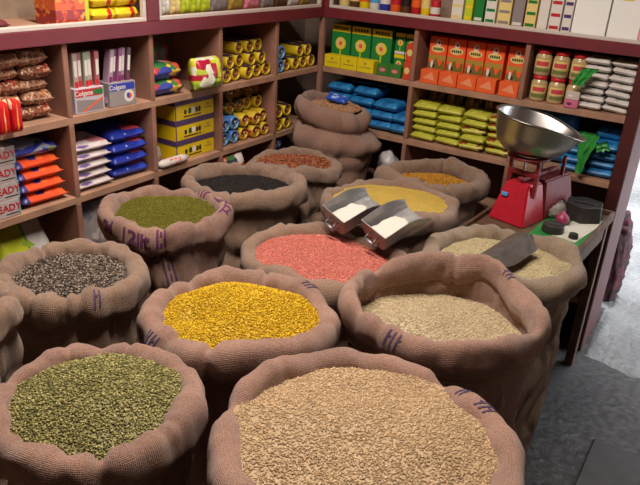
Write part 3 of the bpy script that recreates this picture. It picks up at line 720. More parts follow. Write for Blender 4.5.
# ------------------------------------------------------------------ goods: left shelf
# row A, first bay: snack bags
snack = printed('snack_bag', .45, (20, 16, 9), rough=.22, blobs=[S_(140, 98, 74), S_(165, 125, 100), S_(105, 64, 48), S_(190, 155, 132), S_(170, 92, 48)], band=(0, [(0, S_(148, 106, 84)), (.86, S_(178, 142, 122))]))
snack2 = printed('snack_bag_red', .45, (18, 15, 9), rough=.22, blobs=[S_(140, 95, 70), S_(150, 40, 34), S_(110, 66, 48), S_(190, 155, 130)], band=(0, [(0, S_(120, 76, 58)), (.8, S_(150, 50, 40))]), seed=3.)
for L_ in range(5):
    for k, a in enumerate((-1.765, -1.662, -1.556)):
        if L_ == 4 and k == 0: continue
        o = link('snack_bag', pouch(.106, .16, .050, (snack, snack2)[(k*2+L_) % 3 == 1], k+L_ % 3, wrinkle=.38))
        place(o, 'L', a+rng.uniform(-.004, .004)-(.0 if k < 2 else .004), .02+rng.uniform(0, .025), ZA+L_*.0405, R(rng.uniform(-8, 8)), R(rng.uniform(0, 5)), R(rng.uniform(-4, 4)))
        tag(o, ('clear bag of brown crisps heaped in the bay beside the toothbrushes', 'clear bag of crisps with red print heaped in the bay beside the toothbrushes')[(k*2+L_) % 3 == 1], 'snack bag', 'snack bags in the first bay')
redp = printed('red_wrapper', .6, (3, 2, 2), blobs=[S_(200, 24, 30), S_(225, 70, 40), S_(235, 190, 150)], band=(0, [(0, S_(190, 16, 26)), (.45, S_(240, 150, 60)), (.58, S_(196, 18, 28))]))
for i, a in enumerate((-1.735, -1.695)):
    o = link('red_packet', pouch(.036, .105, .030, redp, i)); place(o, 'L', a, -.008, ZA+.018, R(-90), R(0), 0)
    o.rotation_euler = (Matrix.Rotation(R(90), 3, 'Z') @ Matrix.Rotation(R(90), 3, 'X')).to_euler(); o.location = (.028, a, ZA-.0)
    tag(o, 'shiny red packet standing in front of the snack bags', 'packet', 'red packets by the snack bags')
# toothbrush displays
def toothbrush_box(a, d, rz, boxm, logo_c, label, tilt, n, packm):
    b = link('toothbrush_display', box(.112, .07, .082, boxm)); place(b, 'L', a, d, ZA, rz); tag(b, label, 'display box')
    link('printed_band', panel(.100, .024, C['red'] if logo_c else C['blue'], -.002, .066), b)
    link('brand_lettering', front_text('Colgate', .022, C['white'], -.022, .0655, bold=.0004), b)
    link('printed_band', panel(.034, .016, C['green'] if logo_c else C['blue'], .034, .066, y=-.0010), b)
    if logo_c:
        link('printed_picture', panel(.10, .045, C['grey'], 0, .026, shape=[(-.05, -.02), (.05, -.02), (.05, .012), (-.05, .02)]), b)
        link('printed_picture', panel(.1, .01, C['orange'], .01, .026, y=-.001, shape=[(-.04, -.018), (-.034, -.021), (.042, .016), (.036, .02)]), b)
    else: 
        link('printed_picture', panel(.042, .042, C['white'], .026, .032, shape='oval'), b)
        link('printed_picture', panel(.02, .02, C['orange'], .028, .032, y=-.001, shape='oval'), b)
        link('printed_picture', panel(.012, .02, C['blue'], .022, .034, y=-.0012, shape='oval'), b)
    for i in range(n):
        pk = link('toothbrush_pack', box(.0175, .032, .180, packm[i % len(packm)], .002))
        x = (i-(n-1)/2)*.0195+(.002 if not tilt > 4 else -.012)
        M = place(b, 'L', a, d, ZA, rz).matrix_basis
        lx = Matrix.Translation((x, .012+.008*(i % 2), .004 if not tilt else .012)) @ Matrix.Rotation(R(tilt+rng.uniform(-1.5, 1.5)), 4, 'Y')
        pk.matrix_world = Matrix.LocRotScale(b.location, b.rotation_euler, None) @ lx
        tag(pk, f'tall narrow toothbrush pack standing in the {"grey" if not logo_c else "white"} display box', 'toothbrush', 'toothbrush packs in the '+('grey box' if not logo_c else 'white box'))
        link('bristle_window', panel(.010, .05, C['white'], 0, .13), pk); link('printed_band', panel(.012, .03, C['red'] if logo_c else C['violet'], 0, .075), pk)
    return b
pkA = [mat('pack_pale', S_(170, 150, 140), .3), mat('pack_pink', S_(160, 90, 90), .3), mat('pack_green', S_(140, 150, 130), .3)]
pkB = [mat('pack_lilac', S_(170, 140, 165), .3), mat('pack_dark', S_(90, 60, 70), .3), mat('pack_mauve', S_(140, 80, 120), .3)]
bx1 = mat('display_white', S_(190, 180, 190), .5); bx2 = mat('display_grey', S_(150, 140, 140), .5)
toothbrush_box(-1.385, .008, R(-4), bx1, True, 'white toothbrush display box with a red and white brand band', 1, 5, pkA)
toothbrush_box(-1.245, .008, R(-3), bx2, False, 'grey toothbrush display box with a round white picture', 8, 5, pkB)
# noodle packs
nood = printed('noodle_pack', .35, (4, 3, 3), blobs=[S_(50, 60, 150), S_(200, 60, 60), S_(220, 180, 60), S_(230, 225, 225), S_(60, 120, 70)], band=(0, [(0, S_(60, 70, 160)), (.7, S_(200, 80, 60))]))
for i in range(2):
    o = link('noodle_packet', pouch(.145, .13, .060, nood, 4+i)); place(o, 'L', -1.020, .008, ZA+.058*i, R(-4+5*i)); tag(o, f'multicoloured blue and red noodle packet, {("lower", "upper")[i]} of the pair above the yellow boxes', 'packet', 'blue noodle packets')
limep = printed('lime_pack', .62, (4, 3, 3), blobs=[S_(170, 195, 50), S_(215, 215, 70), S_(80, 120, 40), S_(180, 30, 60), S_(235, 235, 215)], band=(1, [(0, S_(140, 175, 50)), (.2, S_(195, 208, 60)), (.3, S_(185, 35, 60)), (.48, S_(190, 205, 60)), (.9, S_(225, 225, 200))]))
o = link('lime_packet', pouch(.135, .125, .075, limep, 6)); place(o, 'L', -.868, .05, ZA, 0); o.rotation_euler = (Matrix.Rotation(R(88), 3, 'Z') @ Matrix.Rotation(R(82), 3, 'X')).to_euler(); o.location = (.052-.05, -.868, ZA+.006)
tag(o, 'plump lime green packet standing beside the blue noodle packets', 'packet')
o = link('dark_red_packet', pouch(.13, .17, .05, printed('dark_red_wrapper', .6, (4, 3, 3), blobs=[S_(120, 30, 40), S_(80, 20, 30), S_(60, 70, 40)], band=(0, [(0, S_(100, 26, 34)), (.7, S_(70, 60, 40))])), 7))
o.rotation_euler = (Matrix.Rotation(R(90), 3, 'Z') @ Matrix.Rotation(R(86), 3, 'X')).to_euler(); o.location = (-.18, -.94, ZA); tag(o, 'dark red packet standing at the back behind the lime packet', 'packet')

# rolls
yel_w = printed('yellow_roll_wrap', .75, (3, 3, 5), blobs=[S_(205, 175, 30), S_(190, 160, 20), S_(60, 40, 60)], band=(2, [(0, S_(200, 170, 28)), (.3, S_(215, 185, 40)), (.86, S_(60, 40, 55))]))
yel_e = printed('roll_end_orange', .4, (5, 5, 5), blobs=[S_(40, 26, 34), S_(225, 160, 60), S_(30, 22, 30), S_(150, 80, 60)], band=(0, [(0, S_(45, 30, 40)), (.6, S_(200, 140, 60))]))
dkyel_w = printed('dark_yellow_roll_wrap', .5, (3, 3, 5), blobs=[S_(120, 105, 26), S_(60, 48, 26), S_(180, 155, 40)], band=(2, [(0, S_(110, 92, 28)), (.5, S_(70, 56, 30))]))
ry_w = printed('red_yellow_roll_wrap', .5, (3, 3, 4), blobs=[S_(195, 150, 30), S_(150, 40, 50), S_(220, 190, 60)], band=(2, [(0, S_(205, 165, 40)), (.4, S_(165, 45, 55)), (.7, S_(210, 180, 50))]))
ry_e = printed('roll_end_red', .4, (5, 5, 5), blobs=[S_(150, 40, 50), S_(230, 200, 130), S_(60, 24, 34)], band=(0, [(0, S_(140, 36, 48)), (.6, S_(220, 190, 110))]))
blu_w = printed('blue_roll_wrap', .7, (3, 3, 4), blobs=[S_(110, 160, 200), S_(70, 120, 190), S_(190, 205, 215)], band=(2, [(0, S_(100, 155, 205)), (.5, S_(80, 130, 195))]))
blu_e = printed('roll_end_blue', .4, (5, 5, 5), blobs=[S_(40, 50, 80), S_(180, 195, 205), S_(20, 24, 40)], band=(0, [(0, S_(30, 36, 60)), (.6, S_(70, 90, 130))]))
nav_w = mat('navy_roll_wrap', S_(50, 44, 90), .4, var=.4, vscale=40)
ROLLS = {}
def roll_proto(kind, wm, em, dia, length):
    r = dia/2
    prof = [(r*.70, .010), (r*.72, .001), (r*.86, -.0), (r*.97, .004), (r, .012), (r, length*.5), (r*.985, length*.8), (r, length-.01), (r*.9, length), (0.001, length)]
    n = 20; V = []; F = []; m = len(prof)
    for i in range(n):
        a = 2*math.pi*i/n
        for q, y in prof: V.append((q*math.cos(a), y, r+q*math.sin(a)))
    for i in range(n):
        j = (i+1) % n
        for k in range(m-1): F.append((i*m+k, i*m+k+1, j*m+k+1, j*m+k))
    ring = mesh('roll', V, F, wm, True)
    V = [(0, .004, r)]+[(r*.715*math.cos(2*math.pi*i/n), .006+.002*(i % 2), r+r*.715*math.sin(2*math.pi*i/n)) for i in range(n)]
    core = mesh('roll_end', V, [(0, 1+(i+1) % n, 1+i) for i in range(n)], em)
    ROLLS[kind] = (ring, core)
for kind, wm, em in (('yellow', yel_w, yel_e), ('dark', dkyel_w, yel_e), ('red', ry_w, ry_e), ('blue', blu_w, blu_e), ('navy', nav_w, blu_e)): roll_proto(kind, wm, em, .060, .17)
def roll(kind, a, d, z, label, group, rz=0):
    o = link('wrapped_roll', ROLLS[kind][0]); link('roll_end', ROLLS[kind][1], o); place(o, 'L', a, d, z, rz+R(rng.uniform(-3, 3)), 0, 0); tag(o, label, 'roll', group)
    return o
D_ = .0605
y0_, y1_ = 'yellow wrapped roll in the open bay above the mixed rolls', 'yellow rolls in the upper bay'
for i in range(5): roll('yellow', -.725+.012+.035+i*.068, .012+rng.uniform(0, .02), ZA, y0_, y1_)
for i in range(4): roll('yellow', -.725+.046+.035+i*.068, .02+rng.uniform(0, .02), ZA+.051, y0_, y1_)
for i in range(3): roll('yellow', -.725+.115+.035+i*.068, .03+rng.uniform(0, .02), ZA+.102, y0_, y1_)
for i in range(2): roll('blue', -.313+.004*i, .012, ZA+.0605*i, f'light blue roll, {("lower", "upper")[i]} of the two in the corner bay', 'light blue rolls in the corner bay')
for i in range(4): roll('yellow', -.25+i*.064, .015+rng.uniform(0, .01), ZA, 'yellow wrapped roll beside the light blue rolls', 'yellow rolls in the corner bay')
for i in range(2): roll('yellow', -.15+i*.066, .02, ZA+.053, 'yellow wrapped roll beside the light blue rolls', 'yellow rolls in the corner bay')
for row in range(4):
    for i in range(5):
        k = 'blue' if (row < 2 and i < 2) else ('red' if row < 2 else ('dark' if (i < 3 or row == 3) else 'yellow'))
        lb = {'blue': 'pale blue roll at the bottom of the stack of mixed rolls', 'red': 'red and yellow roll low in the stack of mixed rolls', 'dark': 'dark yellow roll high in the stack of mixed rolls', 'yellow': 'bright yellow roll in the stack of mixed rolls'}[k]
        roll(k, -.725+.010+.034+i*.0665, (.012 if row < 2 else .05)+rng.uniform(0, .02), ZB+.0605*row, lb, 'mixed rolls, '+k)
for row in range(2):
    for i in range(2): roll('yellow', -.313+i*.066, .012, ZB+.0605*row, 'yellow roll half hidden by the tall corner sack', 'yellow rolls behind the corner sack')
for row in range(4):
    roll('navy', -.313, .012, ZC+.0605*row, 'navy blue roll in the dark bay behind the tall corner sack', 'navy rolls behind the corner sack')

# row B, first bay: READY boxes and orange bags
rdy = mat('carton_white', S_(186, 172, 170), .6); rdyside = mat('carton_teal_edge', S_(120, 160, 160), .6)
for i in range(4):
    b = link('white_carton', box(.135, .17, .0545, rdy)); place(b, 'L', -1.748+.004*(i % 2), .008, ZB+.0550*i, R(rng.uniform(-1, 1))); tag(b, f'white carton lettered in red, {nth(i, 4)} of the stack beside the orange bags', 'carton', 'lettered white cartons')
    link('printed_lettering', front_text('READY', .031, C['red'], .020, .030, bold=.0006), b)
    link('printed_line', panel(.045, .003, C['black'], .038, .0105), b)
    link('edge_stripe', panel(.005, .0535, rdyside, .064, .0272), b)
org = printed('orange_bag', .8, (4, 3, 3), blobs=[S_(228, 84, 40), S_(236, 110, 60), S_(50, 50, 120)], band=(0, [(0, S_(60, 54, 120)), (.16, S_(230, 82, 40)), (.8, S_(235, 96, 50))]))
bwt = printed('blue_white_bag', .4, (4, 3, 3), blobs=[S_(165, 165, 190), S_(40, 60, 150), S_(130, 140, 80), S_(150, 150, 170)], band=(1, [(0, S_(40, 56, 150)), (.3, S_(160, 160, 180)), (.8, S_(100, 110, 80))]))
for i in range(4):
    o = link('orange_bag', pouch(.165, .19, .040, org, 10+i)); place(o, 'L', -1.578+rng.uniform(-.004, .004), .012+.006*i, ZB+.0375*i, R(rng.uniform(-4, 2))); tag(o, f'orange bag, {nth(i, 4)} of the orange ones beside the lettered cartons', 'bag', 'orange bags in a stack')
o = link('blue_white_bag', pouch(.165, .19, .045, bwt, 15)); place(o, 'L', -1.582, .035, ZB+.152, R(-3)); tag(o, 'blue and white bag on top of the orange bags', 'bag')
# second bay
whp = printed('white_pack', .62, (4, 3, 4), blobs=[S_(205, 190, 190), S_(215, 205, 205), S_(190, 120, 130), S_(110, 90, 150)], band=(1, [(0, S_(205, 190, 188)), (.25, S_(170, 80, 100)), (.34, S_(210, 198, 196)), (.85, S_(150, 120, 150))]))
for i in range(5):
    o = link('white_packet', pouch(.155, .19, .034, whp, 20+i)); place(o, 'L', -1.380, .008+rng.uniform(0, .01), ZB+.0325*i, R(rng.uniform(-3, 3))); tag(o, f'white packet with pink print, {nth(i, 5)} in the stack beside the blue packets', 'packet', 'white packets in a stack')
blp = printed('blue_pack', .74, (4, 3, 4), blobs=[S_(40, 60, 165), S_(30, 44, 140), S_(200, 70, 80), S_(190, 200, 220)], band=(0, [(0, S_(34, 50, 150)), (.5, S_(44, 66, 175))]))
for i in range(4):
    o = link('blue_packet', pouch(.165, .19, .046, blp, 30+i)); place(o, 'L', -1.212, .012+rng.uniform(0, .01), ZB+.0435*i, R(rng.uniform(-3, 3))); tag(o, f'glossy royal blue packet, {nth(i, 4)} in the stack beside the white packets', 'packet', 'royal blue packets in a stack')
# third bay: yellow boxes
ybox = mat('box_yellow', S_(222, 190, 16), .5); ypur = mat('box_purple', S_(78, 56, 96), .5)
for i in range(3):
    b = link('yellow_box', box(.225, .17, .060, ybox)); place(b, 'L', -.8635, .03, ZB+.080*i); tag(b, f'flat yellow box with a purple lid, {("lowest", "middle", "topmost")[i]} of three', 'box', 'yellow boxes with purple lids')
    lid = transform(bbox(-.1135, .1135, -.0015, .1715, .058, .0795, ypur, .001), Matrix.Identity(4)); link('lid', lid, b)
    link('edge_stripe', panel(.006, .058, ypur, -.1085, .029), b)
    for k, (cx_, w_, h_, c) in enumerate(((-.055, .014, .020, 'black'), (-.030, .018, .024, 'dkgreen'), (-.010, .020, .026, 'white'), (.010, .014, .022, 'black'), (.026, .014, .024, 'black'))):
        link('printed_figure', panel(w_, h_, C[c], cx_, .021+h_*.4, shape='oval'), b)
    link('printed_line', panel(.10, .005, C['black'], -.015, .011), b)
    link('printed_mark', panel(.040, .006, C['gold'], .075, .030), b); link('printed_mark', panel(.014, .010, C['gold'], .075, .042, shape='oval'), b)
tb_ = link('white_tube', transform(lathe([(.001, 0), (.006, .001), (.0155, .012), (.0165, .03), (.0165, .125), (.013, .142), (.007, .150), (.006, .160), (.001, .161)], 20, mat('tube_white', S_(215, 205, 200), .35)), Matrix.Identity(4)))
tb_.rotation_euler = (R(-90), 0, 0); tb_.location = (-.008, -1.093, ZB+.0168); tag(tb_, 'white squeeze tube with orange red lettering below the yellow boxes', 'tube')
def tubeprint():
    me = strokes([((-.030, .009), (-.012, .009)), ((-.021, .009), (-.021, -.009)), ((-.004, .009), (-.004, -.009)), ((.008, .009), (.008, -.009)), ((-.004, -.009), (.008, -.009)), ((-.004, .009), (.008, .009)), ((.016, .009), (.022, 0)), ((.028, .009), (.022, 0)), ((.022, 0), (.022, -.009))], .0055)
    for v in me.vertices:
        a = v.co.y/.0170; x = v.co.x; q = a+.30
        v.co = Vector((.0171*math.cos(q), -.0171*math.sin(q), .078+x))
    me.materials.append(C['orange']); return me
tp = link('printed_lettering', tubeprint(), tb_)
cb = link('plastic_bag', blob(.030, .042, .040, .45, 5, mat('cloudy_plastic_grey', S_(150, 142, 130), .3))); cb.location = (-.085, -1.055, ZB); tag(cb, 'crumpled grey plastic bag at the side of the yellow boxes', 'bag')
# row C
lb = printed('lime_white_bag', .8, (3, 2, 2), blobs=[S_(200, 210, 60), S_(215, 215, 205), S_(150, 180, 60)], band=(0, [(0, S_(195, 205, 50)), (.52, S_(120, 160, 60)), (.57, S_(212, 208, 204))]))
o = link('lime_white_bag', pouch(.20, .235, .09, lb, 40)); o.rotation_euler = (Matrix.Rotation(R(92), 3, 'Z') @ Matrix.Rotation(R(62), 3, 'X')).to_euler(); o.location = (-.08, -1.655, ZC+.003); tag(o, 'large lime and white bag on the low shelf behind the speckled seeds', 'bag')
o = link('pale_bag', pouch(.16, .19, .08, printed('pale_woven', .6, (6, 5, 5), blobs=[S_(150, 140, 135), S_(110, 105, 115), S_(175, 165, 160)], band=(0, [(0, S_(140, 130, 128)), (.5, S_(160, 150, 146))])), 41)); o.rotation_euler = (Matrix.Rotation(R(90), 3, 'Z') @ Matrix.Rotation(R(80), 3, 'X')).to_euler(); o.location = (-.10, -1.365, ZC+.003); tag(o, 'pale grey bag on the low shelf behind the olive lentils', 'bag')
o = link('green_white_packet', pouch(.125, .235, .06, printed('green_white_orange', .6, (4, 3, 3), blobs=[S_(215, 205, 200), S_(190, 80, 40), S_(60, 60, 70), S_(220, 212, 205)], band=(1, [(0, S_(215, 205, 200)), (.6, S_(210, 110, 60)), (.78, S_(205, 205, 195)), (.86, S_(70, 110, 70))])), 42))
o.rotation_euler = (Matrix.Rotation(R(90), 3, 'Z') @ Matrix.Rotation(R(84), 3, 'X')).to_euler(); o.location = (-.02, -.655, ZC+.002); tag(o, 'white packet with a green top on the low shelf behind the black seeds', 'packet')

# ------------------------------------------------------------------ showcase, left
o = link('maroon_packet', pouch(.16, .10, .03, mat('maroon_wrap', S_(96, 40, 48), .4, var=.3, vscale=40), 50)); place(o, 'L', -1.70, .03, ZT); tag(o, 'maroon packet lying flat in the white framed top case', 'packet')
b = link('orange_box', box(.125, .10, .13, printed('orange_red_box', .75, (9, 9, 12), blobs=[S_(210, 90, 40), S_(190, 60, 40), S_(225, 150, 60)], band=(2, [(0, S_(150, 44, 44)), (.35, S_(215, 95, 45)), (.7, S_(225, 150, 50))])))); place(b, 'L', -1.405, .03, ZT); tag(b, 'orange and red box in the white framed top case beside yellow packets', 'box')
link('edge_stripe', panel(.014, .128, C['lime'], .055, .065), b)
yp = printed('yellow_red_pack', .85, (4, 3, 3), blobs=[S_(228, 198, 40), S_(220, 185, 30), S_(150, 110, 30)], band=(0, [(0, S_(225, 196, 36)), (.62, S_(190, 40, 40)), (.80, S_(228, 200, 40))]))
for L_ in range(3):
    for i in range(2):
        o = link('yellow_packet', pouch(.098, .10, .047, yp, 51+i+L_)); place(o, 'L', -1.277+i*.100, .03, ZT+.0445*L_, R(rng.uniform(-3, 3))); tag(o, 'yellow packet with a red band stacked in the white framed top case', 'packet', 'yellow packets in the top case')
for k, (a, w_, h_, c) in enumerate(((-1.045, .05, .10, 'brown'), (-.995, .045, .12, 'white'), (-.945, .05, .11, 'cream'), (-.89, .05, .12, 'lime'), (-.835, .05, .12, 'lime'), (-.78, .045, .13, 'lime'), (-.70, .10, .11, 'grey'), (-.595, .09, .12, 'gold'), (-.49, .10, .12, 'pink'), (-.385, .09, .10, 'grey'), (-.285, .09, .12, 'brown'), (-.19, .08, .12, 'white'), (-.10, .08, .10, 'gold'))):
    names = ['brown', 'white', 'cream', 'lime', 'lime', 'lime', 'wide grey', 'gold', 'dusty pink', 'grey', 'wide brown', 'broad white', 'broad gold']
    o = link('upright_packet', pouch(w_, h_, .045, mat('case_'+c, tuple(x*.8 for x in C[c].node_tree.nodes['Principled BSDF'].inputs[0].default_value[:3]), .4, var=.45, vscale=45), 60+k)); o.rotation_euler = (Matrix.Rotation(R(90), 3, 'Z') @ Matrix.Rotation(R(88), 3, 'X')).to_euler(); o.location = (-.075, a, ZT+.001)
    tag(o, f'{names[k]} packet standing in the white framed case over the rolls', 'packet', 'lime packets in the top case' if c == 'lime' else None)

# ------------------------------------------------------------------ goods: right shelf
# green cartons
gbox = mat('box_green', S_(30, 128, 58), .5); gside = mat('box_green_side', S_(20, 90, 45), .5)
def flower_box(a, d, z, w_, h_, dep, label, group, top=.17, lettered=True):
    b = link('green_carton', box(w_, dep, h_, gbox)); place(b, 'R', a, d, z, R(rng.uniform(-1.5, 1.5))); tag(b, label, 'carton', group)
    link('printed_band', panel(w_*.98, h_*top, C['yellow'], 0, h_*(1-top/2)-.001), b)
    if lettered:
        for k in range(5): link('printed_mark', panel(w_*.10, h_*.06, C['dkgreen'], (k-2)*w_*.15, h_*(1-top*.5), y=-.0011), b)
    fy = h_*.55
    link('printed_flower', panel(w_*.56, w_*.56, C['yellow'], 0, fy, shape='oval'), b)
    link('printed_flower', panel(w_*.44, w_*.44, C['cream'], -.03*w_, fy+.02*w_, y=-.0010, shape='oval'), b)
    link('printed_flower', panel(w_*.18, w_*.2, C['orange'], 0, fy, y=-.0014, shape='oval'), b)
    link('printed_stem', panel(w_*.08, h_*.24, C['lime'], 0, h_*.27), b)
    link('printed_band', panel(w_*.96, h_*.13, C['white'], 0, h_*.075), b)
    return b
for i in range(3): flower_box(.062+i*.112, .075, ZA, .104, .196, .12, f'tall green carton with a yellow flower and yellow top, {("next to the room corner", "between two like it", "next to the small green cartons")[i]}', 'tall green flower cartons')
for i in range(2):
    for r_ in range(2): flower_box(.378+i*.056, .085, ZA+.096*r_, .052, .095, .10, f'{("lower", "upper")[r_]} small green flower carton in the stack beside the {("tall green", "orange red")[i]} cartons', 'small green flower cartons', lettered=False)
for i in range(3):
    b = link('yellow_carton', box(.088, .055, .058, mat('box_bright_yellow', S_(232, 208, 22), .5))); place(b, 'R', .060+i*.0915, .008, ZA, R(rng.uniform(-2, 2))); tag(b, f'small bright yellow carton, {("next to the room corner", "between two like it", "next to the low green cartons")[i]}', 'carton', 'small yellow cartons')
    link('printed_mark', panel(.014, .012, C['gold'], 0, .042, shape='oval'), b); link('printed_line', panel(.06, .004, C['gold'], 0, .024), b)
for i in range(2):
    b = link('green_gift_carton', box(.062, .055, .052, mat('box_mid_green', S_(50, 125, 50), .5))); place(b, 'R', .335+i*.0635, .012, ZA); tag(b, f'low green carton with a dark oval picture beside the {("yellow", "orange red")[i]} cartons', 'carton', 'low green cartons')
    link('printed_picture', panel(.044, .030, C['olive'], 0, .027, shape='oval'), b); link('printed_picture', panel(.03, .016, C['pink'], 0, .027, y=-.001, shape='oval'), b)
for i in range(2):
    b = link('orange_red_carton', box(.038, .05, .078, mat('box_orange_red', S_(205, 70, 40), .5))); place(b, 'R', .4600, .01 if i == 0 else .022, ZA+.0785*i); tag(b, f'{("lower", "upper")[i]} narrow orange red carton at the end of the green cartons', 'carton', 'narrow orange red cartons')
    link('printed_picture', panel(.026, .03, C['cream'], 0, .04, shape='oval'), b)
# orange cartons
obox = mat('box_orange', S_(238, 92, 40), .5)
OW = ('next to the divider by the green cartons', 'second from the green cartons', 'in the middle of five', 'fourth from the green cartons', 'standing apart next to the jars')
oxs = (.572, .661, .750, .838, .937)
for i, a in enumerate(oxs):
    b = link('orange_carton', box(.083, .11, .198, obox)); place(b, 'R', a, .075, ZA, R(rng.uniform(-2, 2))); tag(b, f'tall orange carton with a white crest, {OW[i]}', 'carton', 'tall orange cartons')
    link('printed_hills', panel(.078, .062, C['olive'], 0, .078, shape='hill'), b); link('printed_sky', panel(.080, .022, C['gold'], 0, .108, y=-.0003), b)
    link('printed_crest', panel(.026, .030, C['white'], 0, .172, shape='oval'), b); link('printed_crest', panel(.008, .016, C['red'], .002, .172, y=-.0012, shape='oval'), b)
    link('printed_label', panel(.062, .030, C['cream'], 0, .145, y=-.0010, shape='oval'), b)
    for k in range(5): link('printed_mark', panel(.007, .011, C['dkgreen'], (k-2)*.0095, .145, y=-.0016), b)
    link('printed_figure', panel(.012, .034, C['white'], -.022, .078, y=-.0014, shape='oval'), b); link('printed_figure', panel(.010, .016, C['black'], -.012, .070, y=-.0016, shape='oval'), b)
    f = link('orange_parcel', box(.084, .06, .060, mat('box_orange_top', S_(236, 100, 48), .45))); place(f, 'R', a+.001, .008, ZA, R(rng.uniform(-3, 3))); tag(f, f'small plain orange parcel below the orange carton {OW[i]}', 'parcel', 'small orange parcels')
    link('flap', panel(.07, .028, mat('box_orange_pale', S_(240, 150, 110), .45), 0, .035, shape=[(-.03, -.012), (.03, -.02), (.012, .018)]), f)
# jars
jarm = printed('jar_contents', .86, (4, 4, 6), rough=.15, blobs=[S_(196, 172, 128), S_(205, 182, 138), S_(180, 150, 105)], band=(2, [(0, S_(200, 176, 132)), (.5, S_(190, 165, 120))]))
JR = .0335
jb = lathe([(.001, 0), (JR*.86, 0), (JR, .006), (JR, .070), (JR*.92, .080), (JR*.76, .086), (JR*.76, .0885)], 28, jarm)
jl = lathe([(.001, .0885), (JR*.86, .0886), (JR*.88, .090), (JR*.88, .101), (JR*.82, .1035), (.001, .1036)], 28, mat('jar_lid_red', S_(200, 40, 50), .35), cap=False)
def jar_label(z0, z1, m, a0=-150, a1=-30, rr=JR+.0006):
    n = 16; V = []; F = []
    for i in range(n+1):
        a = R(a0+(a1-a0)*i/n); V += [(rr*math.cos(a), rr*math.sin(a), z0), (rr*math.cos(a), rr*math.sin(a), z1)]
    F = [(2*i, 2*i+2, 2*i+3, 2*i+1) for i in range(n)]; return mesh('label', V, F, m, True)
jlab = [jar_label(.034, .066, C['cream']), jar_label(.040, .058, mat('jar_print_red', S_(205, 70, 80), .5), -135, -45, JR+.0011), jar_label(.016, .030, mat('jar_print_green', S_(110, 120, 60), .5), -140, -40, JR+.0009)]
for r_ in range(2):
    for i in range(3):
        o = link('glass_jar', jb); link('lid', jl, o)
        for j in jlab: link('printed_label', j, o)
        o.location = (1.052+i*.0725, .055, ZA+.1038*r_); o.rotation_euler = (0, 0, R(rng.uniform(-10, 10)+15)); tag(o, f'red lidded jar {("on the shelf board", "stacked on another jar")[r_]}, {("next to the divider by the orange cartons", "in the middle of its row", "nearest the white pouches")[i]}', 'jar', 'red lidded jars')
for i in range(2):
    b = link('small_soap_box', box(.052, .05, .032, mat('box_pink' if i == 0 else 'box_offwhite', S_(205, 110, 140) if i == 0 else S_(205, 190, 180), .5))); place(b, 'R', 1.205, -.0, ZA+.033*i+.0005, R(3)); tag(b, ('small pink box lying in front of the jars', 'small off white box on the pink box by the jars')[i], 'box')
    link('printed_mark', panel(.02, .012, C['violet'] if i == 0 else C['white'], -.008, .016, shape='oval'), b)
wpk = printed('white_pouch', .70, (4, 3, 3), rough=.4, blobs=[S_(205, 198, 192), S_(214, 208, 204), S_(170, 120, 120), S_(150, 160, 150)], band=(0, [(0, S_(206, 198, 194)), (.5, S_(214, 208, 204))]))
for r_ in range(7):
    for i in range(2):
        o = link('white_pouch', pouch(.098, .14, .030, wpk, 80+(r_*2+i) % 5)); place(o, 'R', 1.269+i*.099+(.004 if r_ % 2 else -.003), .012+rng.uniform(0, .02), ZA+.0292*r_, R(rng.uniform(-6, 6)), 0, R(rng.uniform(0, 6))); tag(o, f'white pouch with faint print, {nth(r_, 7)} of the pile {("beside the jars", "against the end post")[i]}', 'pouch', 'white pouches beside the jars')
def crumple(pts, m, seed, amp=.012, n=14, t_=.003):
    """thin crumpled plastic film spanning a quad of points (bilinear) with folds"""
    V = []; F = []; A, B, C_, D = [Vector(p) for p in pts]
    nrm = (B-A).cross(D-A).normalized()
    for i in range(n+1):
        for j in range(n+1):
            u, v = i/n, j/n; p = (A*(1-u)+B*u)*(1-v)+(D*(1-u)+C_*u)*v
            e = noise.noise(Vector((u*4, v*2, seed)))*.8+noise.noise(Vector((u*9, v*4, seed)))*.5+math.sin(u*14+v*2)*.35
            p = p+nrm*amp*e+(B-A).normalized()*amp*.8*noise.noise(Vector((u*3, v*5, seed+7))); V.append(p)
    k = len(V); V += [v-nrm*t_ for v in V]
    for i in range(n):
        for j in range(n):
            a = i*(n+1)+j; F.append((a, a+n+1, a+n+2, a+1)); F.append((a+k+1, a+n+2+k, a+n+1+k, a+k))
    for i in range(n):
        for a, b in ((i*(n+1), (i+1)*(n+1)), ((i+1)*(n+1)+n, i*(n+1)+n), (n*(n+1)+i, n*(n+1)+i+1), (i+1, i)): F.append((a, b, b+k, a+k))
    return mesh('film', V, F, m, True)
gfilm = mat('green_film', S_(50, 140, 60), .3, var=.25, vscale=30)
o = link('green_plastic_bag', crumple([(1.195, -.022, 1.135), (1.235, -.026, 1.128), (1.285, -.020, 1.205), (1.225, -.018, 1.20)], gfilm, 3, .010, 14, .004)); tag(o, 'crumpled green plastic bag tucked between the jars and white pouches', 'plastic bag')
o = link('green_plastic_bag', crumple([(1.285, -.030, .785), (1.305, -.032, .785), (1.345, -.022, .955), (1.265, -.022, .955)], gfilm, 8, .013, 16, .005)); tag(o, 'green plastic bag hanging down in front of the blue bags', 'plastic bag')
link('loose_end', crumple([(1.335, -.020, .915), (1.345, -.022, .885), (1.395, -.018, .90), (1.375, -.018, .935)], gfilm, 5, .008, 10, .004), o)
